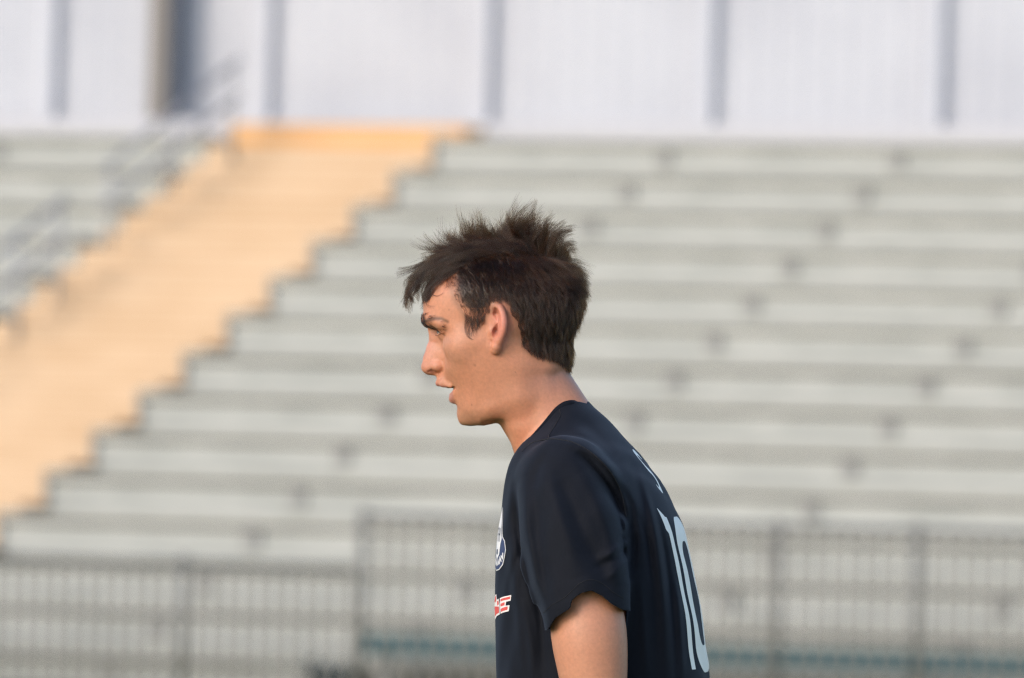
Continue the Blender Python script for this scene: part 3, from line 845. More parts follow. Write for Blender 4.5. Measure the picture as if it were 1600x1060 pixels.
# ---- eyes
def sphere(c, r, nu=28, nv=18):
    V = []; Fc = []
    for i in range(nv + 1):
        a = math.pi * i / nv
        for j in range(nu):
            b = 2 * math.pi * j / nu
            V.append((c[0] - r * math.cos(a), c[1] + r * math.sin(a) * math.cos(b), c[2] + r * math.sin(a) * math.sin(b)))
    for i in range(nv):
        for j in range(nu):
            Fc.append((i * nu + j, i * nu + (j + 1) % nu, (i + 1) * nu + (j + 1) % nu, (i + 1) * nu + j))
    return np.array(V), np.array(Fc)
M_EYE, _t, _b = new_mat('eyeball')
_a = _t.nodes.new('ShaderNodeVertexColor'); _a.layer_name = 'tone'; _t.links.new(_a.outputs[0], _b.inputs['Base Color']); _b.inputs['Roughness'].default_value = 0.12
for sgn in (1, -1):
    V, Fc = sphere((0, 0, 0), EYE[3], 40, 40)
    ang = np.degrees(np.arccos(np.clip(-V[:, 0] / EYE[3], -1, 1)))
    colr = np.where(ang[:, None] < 9, (0.008, 0.006, 0.006), np.where(ang[:, None] < 24, (0.085, 0.055, 0.035), (0.30, 0.29, 0.29)))
    V = V * (1 + 0.05 * np.exp(-(ang / 20) ** 4))[:, None]
    pp, ll, vv = EYE[0] + V[:, 0], sgn * (EYE[1] + V[:, 1]), EYE[2] + V[:, 2]
    uu, yy = from_head(pp, ll)
    o = mesh_obj('eye', img_to_world(np.stack([uu, yy, vv], 1)), Fc, M_EYE, person)
    c4 = np.ones((len(V), 4), np.float32); c4[:, :3] = colr
    o.data.color_attributes.new('tone', 'FLOAT_COLOR', 'POINT').data.foreach_set('color', c4.ravel())
# ---- upper teeth, just showing in the open mouth
M_TEETH = flat('tooth_enamel', lin(150, 138, 122), 0.3)
TV, TF = [], []
for i in range(25):
    b = -1.2 + 2.4 * i / 24
    for k, (rr, vv) in enumerate(((1.0, 597), (1.0, 606.3), (0.86, 606.3), (0.86, 597))):
        l = 22 * rr * math.sin(b); p = 721 - 24 * rr * math.cos(b)
        uu, yy = from_head(p, l); TV.append((uu, yy, vv + (0.5 if i % 3 == 0 and k in (1, 2) else 0)))
for i in range(24):
    for k in range(4): TF.append((i * 4 + k, i * 4 + (k + 1) % 4, i * 4 + 4 + (k + 1) % 4, i * 4 + 4 + k))
mesh_obj('teeth', img_to_world(TV), TF, M_TEETH, person)
# ================================================================== the shirt
def lerp_pts(x, pts):
    a = np.array(pts, float); return np.interp(x, a[:, 0], a[:, 1])
# creases on the near side: photo polyline, width, depth (+ valley, - ridge)
FOLDS = [
    ([(984, 838), (960, 862), (930, 874)], 6, -1.6), ([(982, 850), (956, 876), (926, 890)], 6, 1.5), ([(985, 868), (962, 894), (940, 906)], 6, -1.3),
    ([(996, 800), (1012, 850), (1018, 910)], 5, 1.3), ([(860, 700), (842, 730), (834, 765)], 7, 1.2), ([(812, 860), (800, 900), (792, 950)], 6, 1.2), ([(1000, 900), (1006, 980), (1010, 1060)], 6, -1.4),
    ([(900, 702), (925, 728), (950, 762), (970, 800), (979, 838)], 9, 5.5),        # deep fold behind the armhole
    ([(880, 690), (920, 706), (955, 735), (980, 775), (990, 830)], 9, -4.5),
    ([(962, 742), (985, 790), (990, 850), (986, 900)], 7, 4.0),
    ([(872, 745), (893, 795), (915, 845), (938, 890), (952, 925)], 13, 3.4),       # long diagonal folds down the sleeve
    ([(850, 720), (870, 790), (888, 850), (905, 905)], 16, -3.4),
    ([(905, 735), (935, 790), (955, 850), (966, 920)], 13, -3.6),
    ([(838, 760), (842, 830), (850, 900), (862, 950)], 9, 2.4),
    ([(822, 740), (822, 810), (832, 880), (848, 945)], 8, -2.4),
    ([(968, 800), (977, 822), (974, 842)], 4.5, -3.5),                            # little pucker at the armpit
    ([(979, 826), (972, 848), (978, 880)], 5, 3.0),
    ([(806, 760), (812, 830), (828, 900), (846, 965), (850, 1060)], 8, 4.5),        # gap between sleeve and chest
    ([(795, 830), (803, 900), (812, 980), (818, 1060)], 8, -2.0),
    ([(815, 930), (828, 1000), (832, 1060)], 7, -2.2),
    ([(1000, 735), (1018, 800), (1030, 880), (1038, 960), (1042, 1060)], 7, -2.0),  # hanging folds on the back
    ([(1012, 760), (1034, 840), (1046, 920), (1053, 1000), (1056, 1080)], 5, 1.6),
    ([(985, 720), (1005, 790), (1016, 870), (1022, 960), (1026, 1060)], 8, 1.8),
    ([(1055, 900), (1062, 960), (1068, 1060)], 5, -1.6),
    ([(905, 655), (940, 690), (965, 720)], 10, 1.8), ([(892, 668), (930, 692), (958, 715)], 10, -1.8),
    ([(870, 660), (862, 676), (850, 688)], 6, -1.0),
]
SLV_V = [(855, 985), (858, 980), (867, 966), (880, 957.5), (890, 951.5), (893, 939), (900, 932), (909, 927), (925, 923), (941, 931), (957, 944), (974, 953), (985, 955)]
def shirt_base(u, y, v):
    p, l = to_torso(u, y)
    t = torso_sdf(u, y, v)
    return smin(t, chain(p, np.abs(l), v, spl(SLEEVE, 2), 8), 22)
def shirt_sdf(u, y, v):
    d = shirt_base(u, y, v)
    # creases; those drawn for the near side are mirrored on the far one
    p, l = to_torso(u, y); un, a = from_torso(p, np.abs(l))
    k = 1 + a * S / DS
    uu = 800 + (un - 800) / k; vv = 530 + (v - 530) / k
    w = sstep(np.abs(l), 25, 70) * 2.1
    for pts, wd, am in FOLDS:
        P = np.array(pts); m = (uu > P[:, 0].min() - 3 * wd) & (uu < P[:, 0].max() + 3 * wd) & (vv > P[:, 1].min() - 3 * wd) & (vv < P[:, 1].max() + 3 * wd)
        if m.any():
            dd, t = poly_dist(uu[m], vv[m], spl(pts, 3))
            f = np.sin(np.pi * np.clip(t, 0.02, 0.98)) ** 0.6
            d[m] += am * w[m] * f * np.exp(-(dd / wd) ** 2)
    # slow unevenness of the cloth
    d += 0.9 * np.sin(u * 0.045 + v * 0.021 + 1.3) * np.sin(y * 0.05 - v * 0.03) + 0.5 * np.sin(u * 0.11 - y * 0.07 + v * 0.05)
    return d

# neckline: height of the opening's edge for each photo column
NECK = [(780, 745), (803, 727), (808, 716), (813, 707), (824, 690.5), (836, 676.5), (849, 662), (866, 641.5), (874, 634), (881, 629), (892, 627), (905, 627.5), (917, 630.5), (927, 600)]
sx = axis((752, 1130, 3.0)); sy = axis((-340, 340, 3.2)); sz = axis((612, 1110, 3.0), (1110, 1520, 8))
Fs = fill_grid(shirt_sdf, sx, sy, sz, step=6, margin=1.6)
SV, SQ = surface_nets(Fs, sx, sy, sz); del Fs
SV = project(shirt_sdf, relax(SV, SQ, 1, 0.4), 2, 3.0)
SV, SQ = biggest_island(SV, SQ)
ST_ = np.concatenate([SQ[:, [0, 1, 2]], SQ[:, [0, 2, 3]]])
def cut_field(V):
    u, y, v = V[:, 0], V[:, 1], V[:, 2]; p, l = to_torso(u, y); al = np.abs(l); un, yn = from_torso(p, al); a = -yn
    f1 = np.where((al < 100) & (un < 925), v - lerp_pts(un, NECK), 50.0)
    k = 1 - a * S / DS
    uu = 800 + (un - 800) / k; vv = 530 + (v - 530) / k
    # which side of the sleeve's axis are we on: the inner face hangs a little lower
    onsl = chain(p, al, v, SLEEVE, 12) < shirt_tors(u, y, v) - 6
    hem = lerp_pts(uu, SLV_V) + 26 * sstep(-(a - 228), 5, 60)
    f2 = np.where(onsl & (v > 860), hem - vv, 50.0)
    f3 = 1432 - v
    return np.minimum(np.minimum(f1, f2), f3)
def shirt_tors(u, y, v): return torso_sdf(u, y, v)
CV, CT_ = clip_mesh(SV, ST_, cut_field(SV))
SVall = CV
def tri_island(V, T):
    n = len(V); lab = np.arange(n); e = edge_pairs(T)
    while True:
        m = np.minimum(lab[e[:, 0]], lab[e[:, 1]]); new = lab.copy()
        np.minimum.at(new, e[:, 0], m); np.minimum.at(new, e[:, 1], m); new = new[new]
        if (new == lab).all(): break
        lab = new
    keep = lab == np.bincount(lab).argmax()
    mp = -np.ones(n, int); mp[keep] = np.arange(keep.sum()); return V[keep], mp[T[keep[T[:, 0]]]]
CV, CT_ = tri_island(CV, CT_)

# keep the body inside the cloth wherever the shirt covers it
cov = (BV[:, 2] > 640) & (BV[:, 2] < 1430)
ci = np.nonzero(cov)[0]; ci = ci[cut_field(BV[ci]) > 4]
for _ in range(5):
    f_, g_ = gradient(shirt_sdf, BV[ci], 1.0)
    over = np.clip(f_ + 6.0, 0, 8)
    BV[ci] -= (over / (np.sum(g_ * g_, 1) + 1e-3))[:, None] * g_
person.data.vertices.foreach_set('co', img_to_world(BV).astype(np.float32).ravel()); person.data.update()

def cloth_material(name, col, sheen=0.35, rough=0.75):
    m, t, b = new_mat(name)
    tc = t.nodes.new('ShaderNodeTexCoord')
    w = t.nodes.new('ShaderNodeTexWave'); w.wave_type = 'BANDS'; w.bands_direction = 'Z'; w.inputs['Scale'].default_value = 330; w.inputs['Distortion'].default_value = 0.6
    w2 = t.nodes.new('ShaderNodeTexNoise'); w2.inputs['Scale'].default_value = 1400
    n = t.nodes.new('ShaderNodeTexNoise'); n.inputs['Scale'].default_value = 40; n.inputs['Detail'].default_value = 5
    for q in (w, w2, n): t.links.new(tc.outputs['Object'], q.inputs['Vector'])
    mr = t.nodes.new('ShaderNodeMapRange'); mr.inputs[3].default_value = 0.8; mr.inputs[4].default_value = 1.2; t.links.new(n.outputs[0], mr.inputs[0])
    rgb = t.nodes.new('ShaderNodeRGB'); rgb.outputs[0].default_value = col
    mul = t.nodes.new('ShaderNodeVectorMath'); mul.operation = 'SCALE'; t.links.new(rgb.outputs[0], mul.inputs[0]); t.links.new(mr.outputs[0], mul.inputs['Scale'])
    t.links.new(mul.outputs[0], b.inputs['Base Color'])
    add = t.nodes.new('ShaderNodeMath'); add.operation = 'ADD'; t.links.new(w.outputs['Fac'], add.inputs[0]); t.links.new(w2.outputs[0], add.inputs[1])
    bp = t.nodes.new('ShaderNodeBump'); bp.inputs['Strength'].default_value = 0.25; bp.inputs['Distance'].default_value = 0.0006
    t.links.new(add.outputs[0], bp.inputs['Height']); t.links.new(bp.outputs[0], b.inputs['Normal'])
    b.inputs['Roughness'].default_value = rough
    b.inputs['Sheen Weight'].default_value = sheen; b.inputs['Sheen Roughness'].default_value = 0.45
    b.inputs['Sheen Tint'].default_value = (0.55, 0.68, 1.0, 1)
    b.inputs['Specular IOR Level'].default_value = 0.16
    return m
mark('shirt mesh')
M_SHIRT = cloth_material('navy_knit', (0.0052, 0.0066, 0.0120, 1), 0.10)
M_COLLAR = cloth_material('navy_rib', (0.0052, 0.0066, 0.0125, 1), 0.02)
M_PRINT = flat('white_print', lin(250, 246, 238), 0.5)
shirt_w = img_to_world(CV)
n_avg = np.cross(shirt_w[CT_[:, 1]] - shirt_w[CT_[:, 0]], shirt_w[CT_[:, 2]] - shirt_w[CT_[:, 0]])
c_ = shirt_w[CT_].mean(1) - shirt_w.mean(0)
if np.einsum('ij,ij->i', n_avg, c_).sum() < 0: CT_ = CT_[:, ::-1]
shirt = mesh_obj('shirt', shirt_w, CT_, M_SHIRT, person)
shirt['label'] = 'navy short-sleeved football shirt with white number 10 on the back'
so = shirt.modifiers.new('thickness', 'SOLIDIFY'); so.thickness = 0.0016; so.offset = -1

def surf_y(u, v, lift=0.7, near=True):
    """depth of the shirt's surface under photo-column u, row v, seen from the near side"""
    u = np.asarray(u, float); v = np.asarray(v, float)
    y = np.full(u.shape, -330.0)
    for _ in range(40):
        k = 1 + y * S / DS
        d = shirt_sdf(800 + (u - 800) * k, y, 530 + (v - 530) * k) - lift
        y = y + np.clip(d, -4, 12) * 0.8
    return y
def near_line(pts, lift=0.5, n=6):
    P = np.array(spl([(p[0], p[1]) for p in pts], n)); y = surf_y(P[:, 0], P[:, 1], lift)
    k = 1 + y * S / DS
    return np.stack([800 + (P[:, 0] - 800) * k, y, 530 + (P[:, 1] - 530) * k], 1)
def tube_mesh(P, r, ns=6, closed=False, flat_=1.0, nrm=None):
    """tube along a polyline in the player frame; r may vary"""
    P = np.asarray(P, float); n = len(P); r = np.broadcast_to(r, n)
    T = np.gradient(P, axis=0) if not closed else np.roll(P, -1, 0) - np.roll(P, 1, 0)
    T /= np.linalg.norm(T, axis=1, keepdims=True) + 1e-9
    ref = np.tile(np.array([0, -1.0, 0]), (n, 1)) if nrm is None else nrm
    B = np.cross(T, ref); B /= np.linalg.norm(B, axis=1, keepdims=True) + 1e-9
    N = np.cross(B, T)
    V = []; Fc = []
    for j in range(ns):
        a = 2 * math.pi * j / ns
        V.append(P + (math.cos(a) * B + math.sin(a) * flat_ * N) * r[:, None])
    V = np.stack(V, 1).reshape(-1, 3)
    m = n if closed else n - 1
    for i in range(m):
        for j in range(ns):
            i2 = (i + 1) % n
            Fc.append((i * ns + j, i * ns + (j + 1) % ns, i2 * ns + (j + 1) % ns, i2 * ns + j))
    return V, np.array(Fc)
M_SEAM = flat('seam_thread', (0.004, 0.005, 0.009, 1), 0.8)
for pts in ([(874, 640), (875.5, 649), (868, 664), (858.5, 679), (857, 686)],
            [(816, 706), (824, 697), (836, 690.5), (857, 686.3), (875, 687), (898, 692.5), (926, 709), (952, 735), (970, 768), (979, 808)]):
    V, Fc = tube_mesh(near_line(pts, 0.25, 8), 0.8, 6)
    o = mesh_obj('seam', img_to_world(V), Fc, M_SEAM, shirt)
V, Fc = tube_mesh(near_line([(849, 958), (862, 945.5), (879, 936), (892, 925), (907, 911), (925, 906), (943, 913), (959, 926), (975, 935)], 0.1, 6), 0.55, 6)
mesh_obj('seam', img_to_world(V), Fc, M_SEAM, shirt)

# ---- collar: a flat knitted band round the neck opening
nl = np.array(spl([(806, 719.5), (813, 707), (824, 690.5), (836, 676.5), (849, 662), (866, 641.5), (874, 634.5), (882, 629.5), (892, 627)], 6))
ny = surf_y(nl[:, 0], nl[:, 1] + 1.0, 0.0)
ny = np.clip(ny, -95, -15)
pf, lf = to_torso(nl[:, 0], ny)
c0 = to_torso(802, 0)[0]; c1 = to_torso(916, 0)[0]
pl = np.concatenate([[[c0 - 0.5, 0, 729]], np.stack([pf, lf, nl[:, 1]], 1)[1:], [[c1 - 2, lf[-1] * 0.45, 627.3], [c1, 0, 630]]])
for _ in range(3): pl[1:-1] = 0.25 * pl[:-2] + 0.5 * pl[1:-1] + 0.25 * pl[2:]
pl = np.array(spl([tuple(q) for q in pl], 2))
fullp = np.concatenate([pl, (pl * [1, -1, 1])[::-1][1:-1]])
fu, fy = from_torso(fullp[:, 0], fullp[:, 1])
full = np.stack([fu, fy, fullp[:, 2]], 1)
cen = np.array([858.0, 0, 672.0])
def band(P, up, thick):
    """rounded band with its long side along `up`"""
    n = len(P); T = np.roll(P, -1, 0) - np.roll(P, 1, 0); T /= np.linalg.norm(T, axis=1, keepdims=True)
    out = np.cross(T, up); out /= np.linalg.norm(out, axis=1, keepdims=True)
    sgn = np.sign(np.einsum('ij,ij->i', out, P - cen)); out *= sgn[:, None]
    prof = [(-1, 0), (-0.8, 0.8), (0, 1), (0.8, 0.8), (1, 0), (0.8, -0.8), (0, -1), (-0.8, -0.8)]
    V = np.stack([P + a * up * 5.0 + b * out * thick for a, b in prof], 1).reshape(-1, 3); ns = len(prof)
    Fc = [(i * ns + j, i * ns + (j + 1) % ns, ((i + 1) % n) * ns + (j + 1) % ns, ((i + 1) % n) * ns + j) for i in range(n) for j in range(ns)]
    return V, np.array(Fc)
outw = full - cen; outw /= np.linalg.norm(outw, axis=1, keepdims=True)
up = np.tile(np.array([-0.50, 0, -0.86]), (len(full), 1)) - 0.55 * outw * [1, 1, 0.3]
up /= np.linalg.norm(up, axis=1, keepdims=True)
V, Fc = band(full - up * 2.0, up, 2.2)
collar = mesh_obj('collar', img_to_world(V), Fc, M_COLLAR, shirt)

# ---- prints: drawn flat in (depth, height) and laid on the front or back of the shirt
def lay(P2, side, lift):
    """P2: (y, v) -> points on the shirt, coming from the back (side=+1) or the front (-1)"""
    l, v = -P2[:, 0], P2[:, 1]                       # drawn with -l so that it reads like the depth axis
    p = np.full(len(P2), 1118.0 if side > 0 else 766.0)
    for _ in range(28):
        u, y = from_torso(p, l)
        d = shirt_sdf(u, y, v) - lift
        p = p - side * np.clip(d, -4, 14) * 0.9
    u, y = from_torso(p, l)
    return np.stack([u, y, v], 1)
def print_mesh(name, field, box, side, mat, lift=0.5, st=1.6):
    ys = np.arange(box[0], box[2] + st, st); vs = np.arange(box[1], box[3] + st, st)
    Y, Vv = np.meshgrid(ys, vs, indexing='ij'); P = np.stack([Y.ravel(), Vv.ravel(), np.zeros(Y.size)], 1)
    nv = len(vs); I, J = np.meshgrid(np.arange(len(ys) - 1), np.arange(nv - 1), indexing='ij'); a = (I * nv + J).ravel()
    T = np.concatenate([np.stack([a, a + 1, a + nv + 1], 1), np.stack([a, a + nv + 1, a + nv], 1)])
    V, T = clip_mesh(P, T, field(P[:, 0], P[:, 1]))
    W = img_to_world(lay(V[:, :2], side, lift))
    nz = np.cross(W[T[:, 1]] - W[T[:, 0]], W[T[:, 2]] - W[T[:, 0]])[:, 0].sum()
    if nz * side < 0: T = T[:, ::-1]
    return mesh_obj(name, W, T, mat, shirt)
def rrect(y, v, c, h, r):
    dy = np.abs(y - c[0]) - (h[0] - r); dv = np.abs(v - c[1]) - (h[1] - r)
    return np.hypot(np.maximum(dy, 0), np.maximum(dv, 0)) + np.minimum(np.maximum(dy, dv), 0) - r
zero = lambda y, v: -np.maximum(rrect(y, v, (1, 928), (57, 121), 44), -rrect(y, v, (1, 926), (31, 81), 24))
def one(y, v):
    stem = rrect(y, v, (-77, 924), (7.5, 118), 1.0)
    flag = rrect(y, v - 0.9 * (y + 84), (-84, 815), (8, 17), 1.0)
    return -np.minimum(stem, flag)
o = print_mesh('number', zero, (-90, 800, 92, 1056), 1, M_PRINT); o['label'] = 'white printed digit 0 on the back of the shirt'
o = print_mesh('number', one, (-110, 790, -60, 1056), 1, M_PRINT); o['label'] = 'white printed digit 1 on the back of the shirt'
# beginning of the name lettering above the number
def letter_s(y, v):
    d, t = poly_dist(y, v, spl([(26, 714), (14, 707), (-2, 709), (-10, 720), (-2, 732), (12, 739), (20, 750), (14, 762), (0, 766), (-12, 761)], 5))
    return 4.6 - d
print_mesh('name_letter', letter_s, (-28, 696, 38, 782), 1, M_PRINT)
# club crest on the chest
M_CRESTB = flat('crest_blue', lin(52, 66, 104), 0.6); M_CRESTW = flat('crest_white', lin(226, 226, 230), 0.6); M_INK = flat('crest_ink', lin(60, 66, 90), 0.6)
SH = [(-64, 790), (-80, 812), (-92, 836), (-100, 842), (-103, 856), (-96, 870), (-90, 880), (-76, 888), (-60, 890), (-44, 886), (-33, 876), (-27, 850), (-32, 836), (-46, 812)]
KT = [(-64, 792), (-78, 814), (-90, 838), (-84, 850), (-80, 864), (-66, 873), (-52, 864), (-46, 850), (-40, 838), (-50, 814)]
SH = [(y - 39, v) for y, v in SH]; KT = [(y - 39, v) for y, v in KT]
def poly_field(poly, inset=0.0):
    def f(y, v):
        d, _ = poly_dist(y, v, poly + [poly[0]])
        return np.where(in_poly(y, v, poly), d, -d) - inset
    return f
print_mesh('crest_border', poly_field(SH), (-147, 786, -61, 896), -1, M_CRESTW, 0.6, 1.3)
print_mesh('crest_field', poly_field(SH, 1.6), (-147, 786, -61, 896), -1, M_CRESTB, 1.0, 1.3)
print_mesh('crest_shield', poly_field(KT), (-147, 786, -61, 896), -1, M_CRESTW, 1.4, 1.3)
def strokes(segs, r):
    segs = [[(y - 39, v) for y, v in g] for g in segs]
    def f(y, v):
        d = None
        for a in segs:
            e, _ = poly_dist(y, v, a); d = e if d is None else np.minimum(d, e)
        return r - d
    return f
# letters run right to left in depth because the chest is seen from its far side
print_mesh('crest_letters', strokes([[(-53, 824), (-53, 843)], [(-53, 824), (-61, 824)], [(-53, 833), (-59, 833)], [(-78, 824), (-78, 843)], [(-68, 824), (-68, 843)], [(-78, 833), (-68, 833)],
                                    [(-70, 857), (-70, 863)], [(-66, 857), (-66, 863)], [(-62, 857), (-62, 863)]], 1.5), (-123, 820, -87, 868), -1, M_INK, 1.8, 1.0)
print_mesh('crest_script', strokes([[(-94, 862), (-92, 870), (-88, 866)], [(-87, 874), (-83, 868), (-81, 877)], [(-78, 879), (-74, 872), (-72, 880)], [(-68, 881), (-65, 873), (-62, 881)], [(-58, 880), (-54, 872), (-52, 879)], [(-48, 876), (-43, 868), (-42, 874)]], 1.5),
           (-137, 858, -77, 886), -1, M_CRESTW, 1.4, 1.0)
# sponsor lettering on the chest, its last letters in view
M_RED = flat('sponsor_red', lin(214, 84, 80), 0.6); M_SPW = flat('sponsor_white', lin(232, 226, 226), 0.6)
E_OUT = [(-111, 932), (-153, 925.5), (-150, 934.5), (-137, 936.5), (-136, 943), (-146, 941.5), (-143, 951), (-116, 955.8), (-113, 950)]
E_IN = [[(-116, 933.5), (-149.5, 928), (-148.5, 932), (-116, 937)], [(-116, 940.5), (-134, 937.5), (-133.5, 942), (-117, 945)], [(-117, 948.5), (-142, 943.5), (-140.5, 949), (-118, 953)]]
T_OUT = [(-60, 962), (-60, 940), (-70, 936), (-82, 928), (-92, 926.5), (-94, 935), (-104, 933), (-109, 940), (-111, 957), (-90, 960.5), (-72, 966)]
T_IN = [[(-70, 939), (-84, 930), (-90, 929), (-91, 936), (-80, 940)], [(-96, 937), (-104, 936), (-106, 942), (-96, 944)], [(-70, 946), (-106, 945), (-108, 954.5), (-88, 957.5), (-72, 962)]]
print_mesh('sponsor_letter', poly_field(E_OUT), (-158, 920, -105, 964), -1, M_SPW, 0.5, 1.2)
for q in E_IN: print_mesh('sponsor_letter', poly_field(q), (-158, 920, -105, 964), -1, M_RED, 0.8, 1.0)
print_mesh('sponsor_letter', poly_field(T_OUT), (-115, 920, -55, 972), -1, M_SPW, 0.5, 1.2)
for q in T_IN: print_mesh('sponsor_letter', poly_field(q), (-115, 920, -55, 972), -1, M_RED, 0.8, 1.0)

# ---- shorts, socks and boots (below the picture)
def leg_shell(u, y, v):
    a = np.abs(y)
    d = ell(u, a, v, (945, 0, 1480), (158, 194, 128))
    return smin(d, chain(u, a, v, [(945, 104, 1500, 112), (930, 116, 1720, 104), (928, 118, 1780, 106)], 14), 30)
kx = axis((760, 1120, 7)); ky = axis((-240, 241, 7)); kz = axis((1340, 1900, 7))
Fk = fill_grid(leg_shell, kx, ky, kz, 4); V, Q = surface_nets(Fk, kx, ky, kz)
T = np.concatenate([Q[:, [0, 1, 2]], Q[:, [0, 2, 3]]]); V, T = clip_mesh(V, T, np.minimum(V[:, 2] - 1400, 1755 - V[:, 2]))
shorts = mesh_obj('shorts', img_to_world(V), T[:, ::-1], M_SHIRT, person)
M_BOOT = flat('boot_black', (0.02, 0.02, 0.022, 1), 0.4)
for sg in (1, -1):
    bf = lambda u, y, v: smax(chain(u, y * sg, v, [(958, 114, 2388, 44), (900, 118, 2404, 42), (812, 126, 2412, 36)], 20), v - 2434, 4)
    kx = axis((760, 1020, 6)); ky = axis((60, 186, 6)) if sg > 0 else axis((-186, -60, 6)); kz = axis((2330, 2442, 6))
    Fk = fill_grid(bf, kx, ky, kz, 4); V, Q = surface_nets(Fk, kx, ky, kz)
    mesh_obj('boot', img_to_world(V), Q[:, ::-1], M_BOOT, person)

mark('shirt')
# ================================================================== hair of the player
def tri_normals(V, T):
    n = np.cross(V[T[:, 1]] - V[T[:, 0]], V[T[:, 2]] - V[T[:, 0]])
    return n
def hair_curves(name, strands, radii, mat, parent):
    """strands: list of (n,3) arrays in the player frame; radii in metres, tapering"""
    cu = bpy.data.hair_curves.new(name)
    sizes = [len(s) for s in strands]
    cu.add_curves(sizes)
    P = img_to_world(np.concatenate(strands)).astype(np.float32)
    cu.attributes['position'].data.foreach_set('vector', P.ravel())
    r = np.concatenate([np.linspace(1, 0.25, n) ** 0.8 * q for n, q in zip(sizes, radii)]).astype(np.float32)
    ra = cu.attributes.get('radius') or cu.attributes.new('radius', 'FLOAT', 'POINT')
    ra.data.foreach_set('value', r)
    o = bpy.data.objects.new(name, cu); COL.objects.link(o); cu.materials.append(mat); o.parent = parent
    return o
def hair_material(name, melanin, red, rough=0.32):
    m = bpy.data.materials.new(name); m.use_nodes = True; t = m.node_tree
    for n in list(t.nodes):
        if n.type == 'BSDF_PRINCIPLED': t.nodes.remove(n)
    h = t.nodes.new('ShaderNodeBsdfHairPrincipled'); h.parametrization = 'MELANIN'
    h.inputs['Melanin'].default_value = melanin; h.inputs['Melanin Redness'].default_value = red
    h.inputs['Roughness'].default_value = rough; h.inputs['Radial Roughness'].default_value = 0.4
    h.inputs['Random Color'].default_value = 0.4; h.inputs['Random Roughness'].default_value = 0.2
    t.links.new(h.outputs[0], t.nodes['Material Output'].inputs['Surface'])
    return m
M_HAIR = hair_material('dark_brown_hair', 0.84, 0.62)

T_b = np.concatenate([BQ[:, [0, 1, 2]], BQ[:, [0, 2, 3]]])
ctr = BV[T_b].mean(1)
pc, lc = to_head(ctr[:, 0], ctr[:, 1]); qc = pc - ST * np.abs(lc)
inside = in_poly(qc, ctr[:, 2], HAIR_POLY) & (ctr[:, 2] < 590)
earz = (np.abs(lc) > 80.5) & (np.abs(qc - 781) < 16) & (ctr[:, 2] > 470)
inside &= ~earz
HT = T_b[inside]
area = np.linalg.norm(tri_normals(BV, HT), axis=1)
def roots(n):
    i = rng.choice(len(HT), n, p=area / area.sum())
    a, b = rng.random(n), rng.random(n); f = a + b > 1; a[f], b[f] = 1 - a[f], 1 - b[f]
    t = HT[i]; P = BV[t[:, 0]] * (1 - a - b)[:, None] + BV[t[:, 1]] * a[:, None] + BV[t[:, 2]] * b[:, None]
    return P
def outward(P):
    _, g = gradient(body_sdf, P, 1.5)
    return g / (np.linalg.norm(g, axis=1, keepdims=True) + 1e-9)

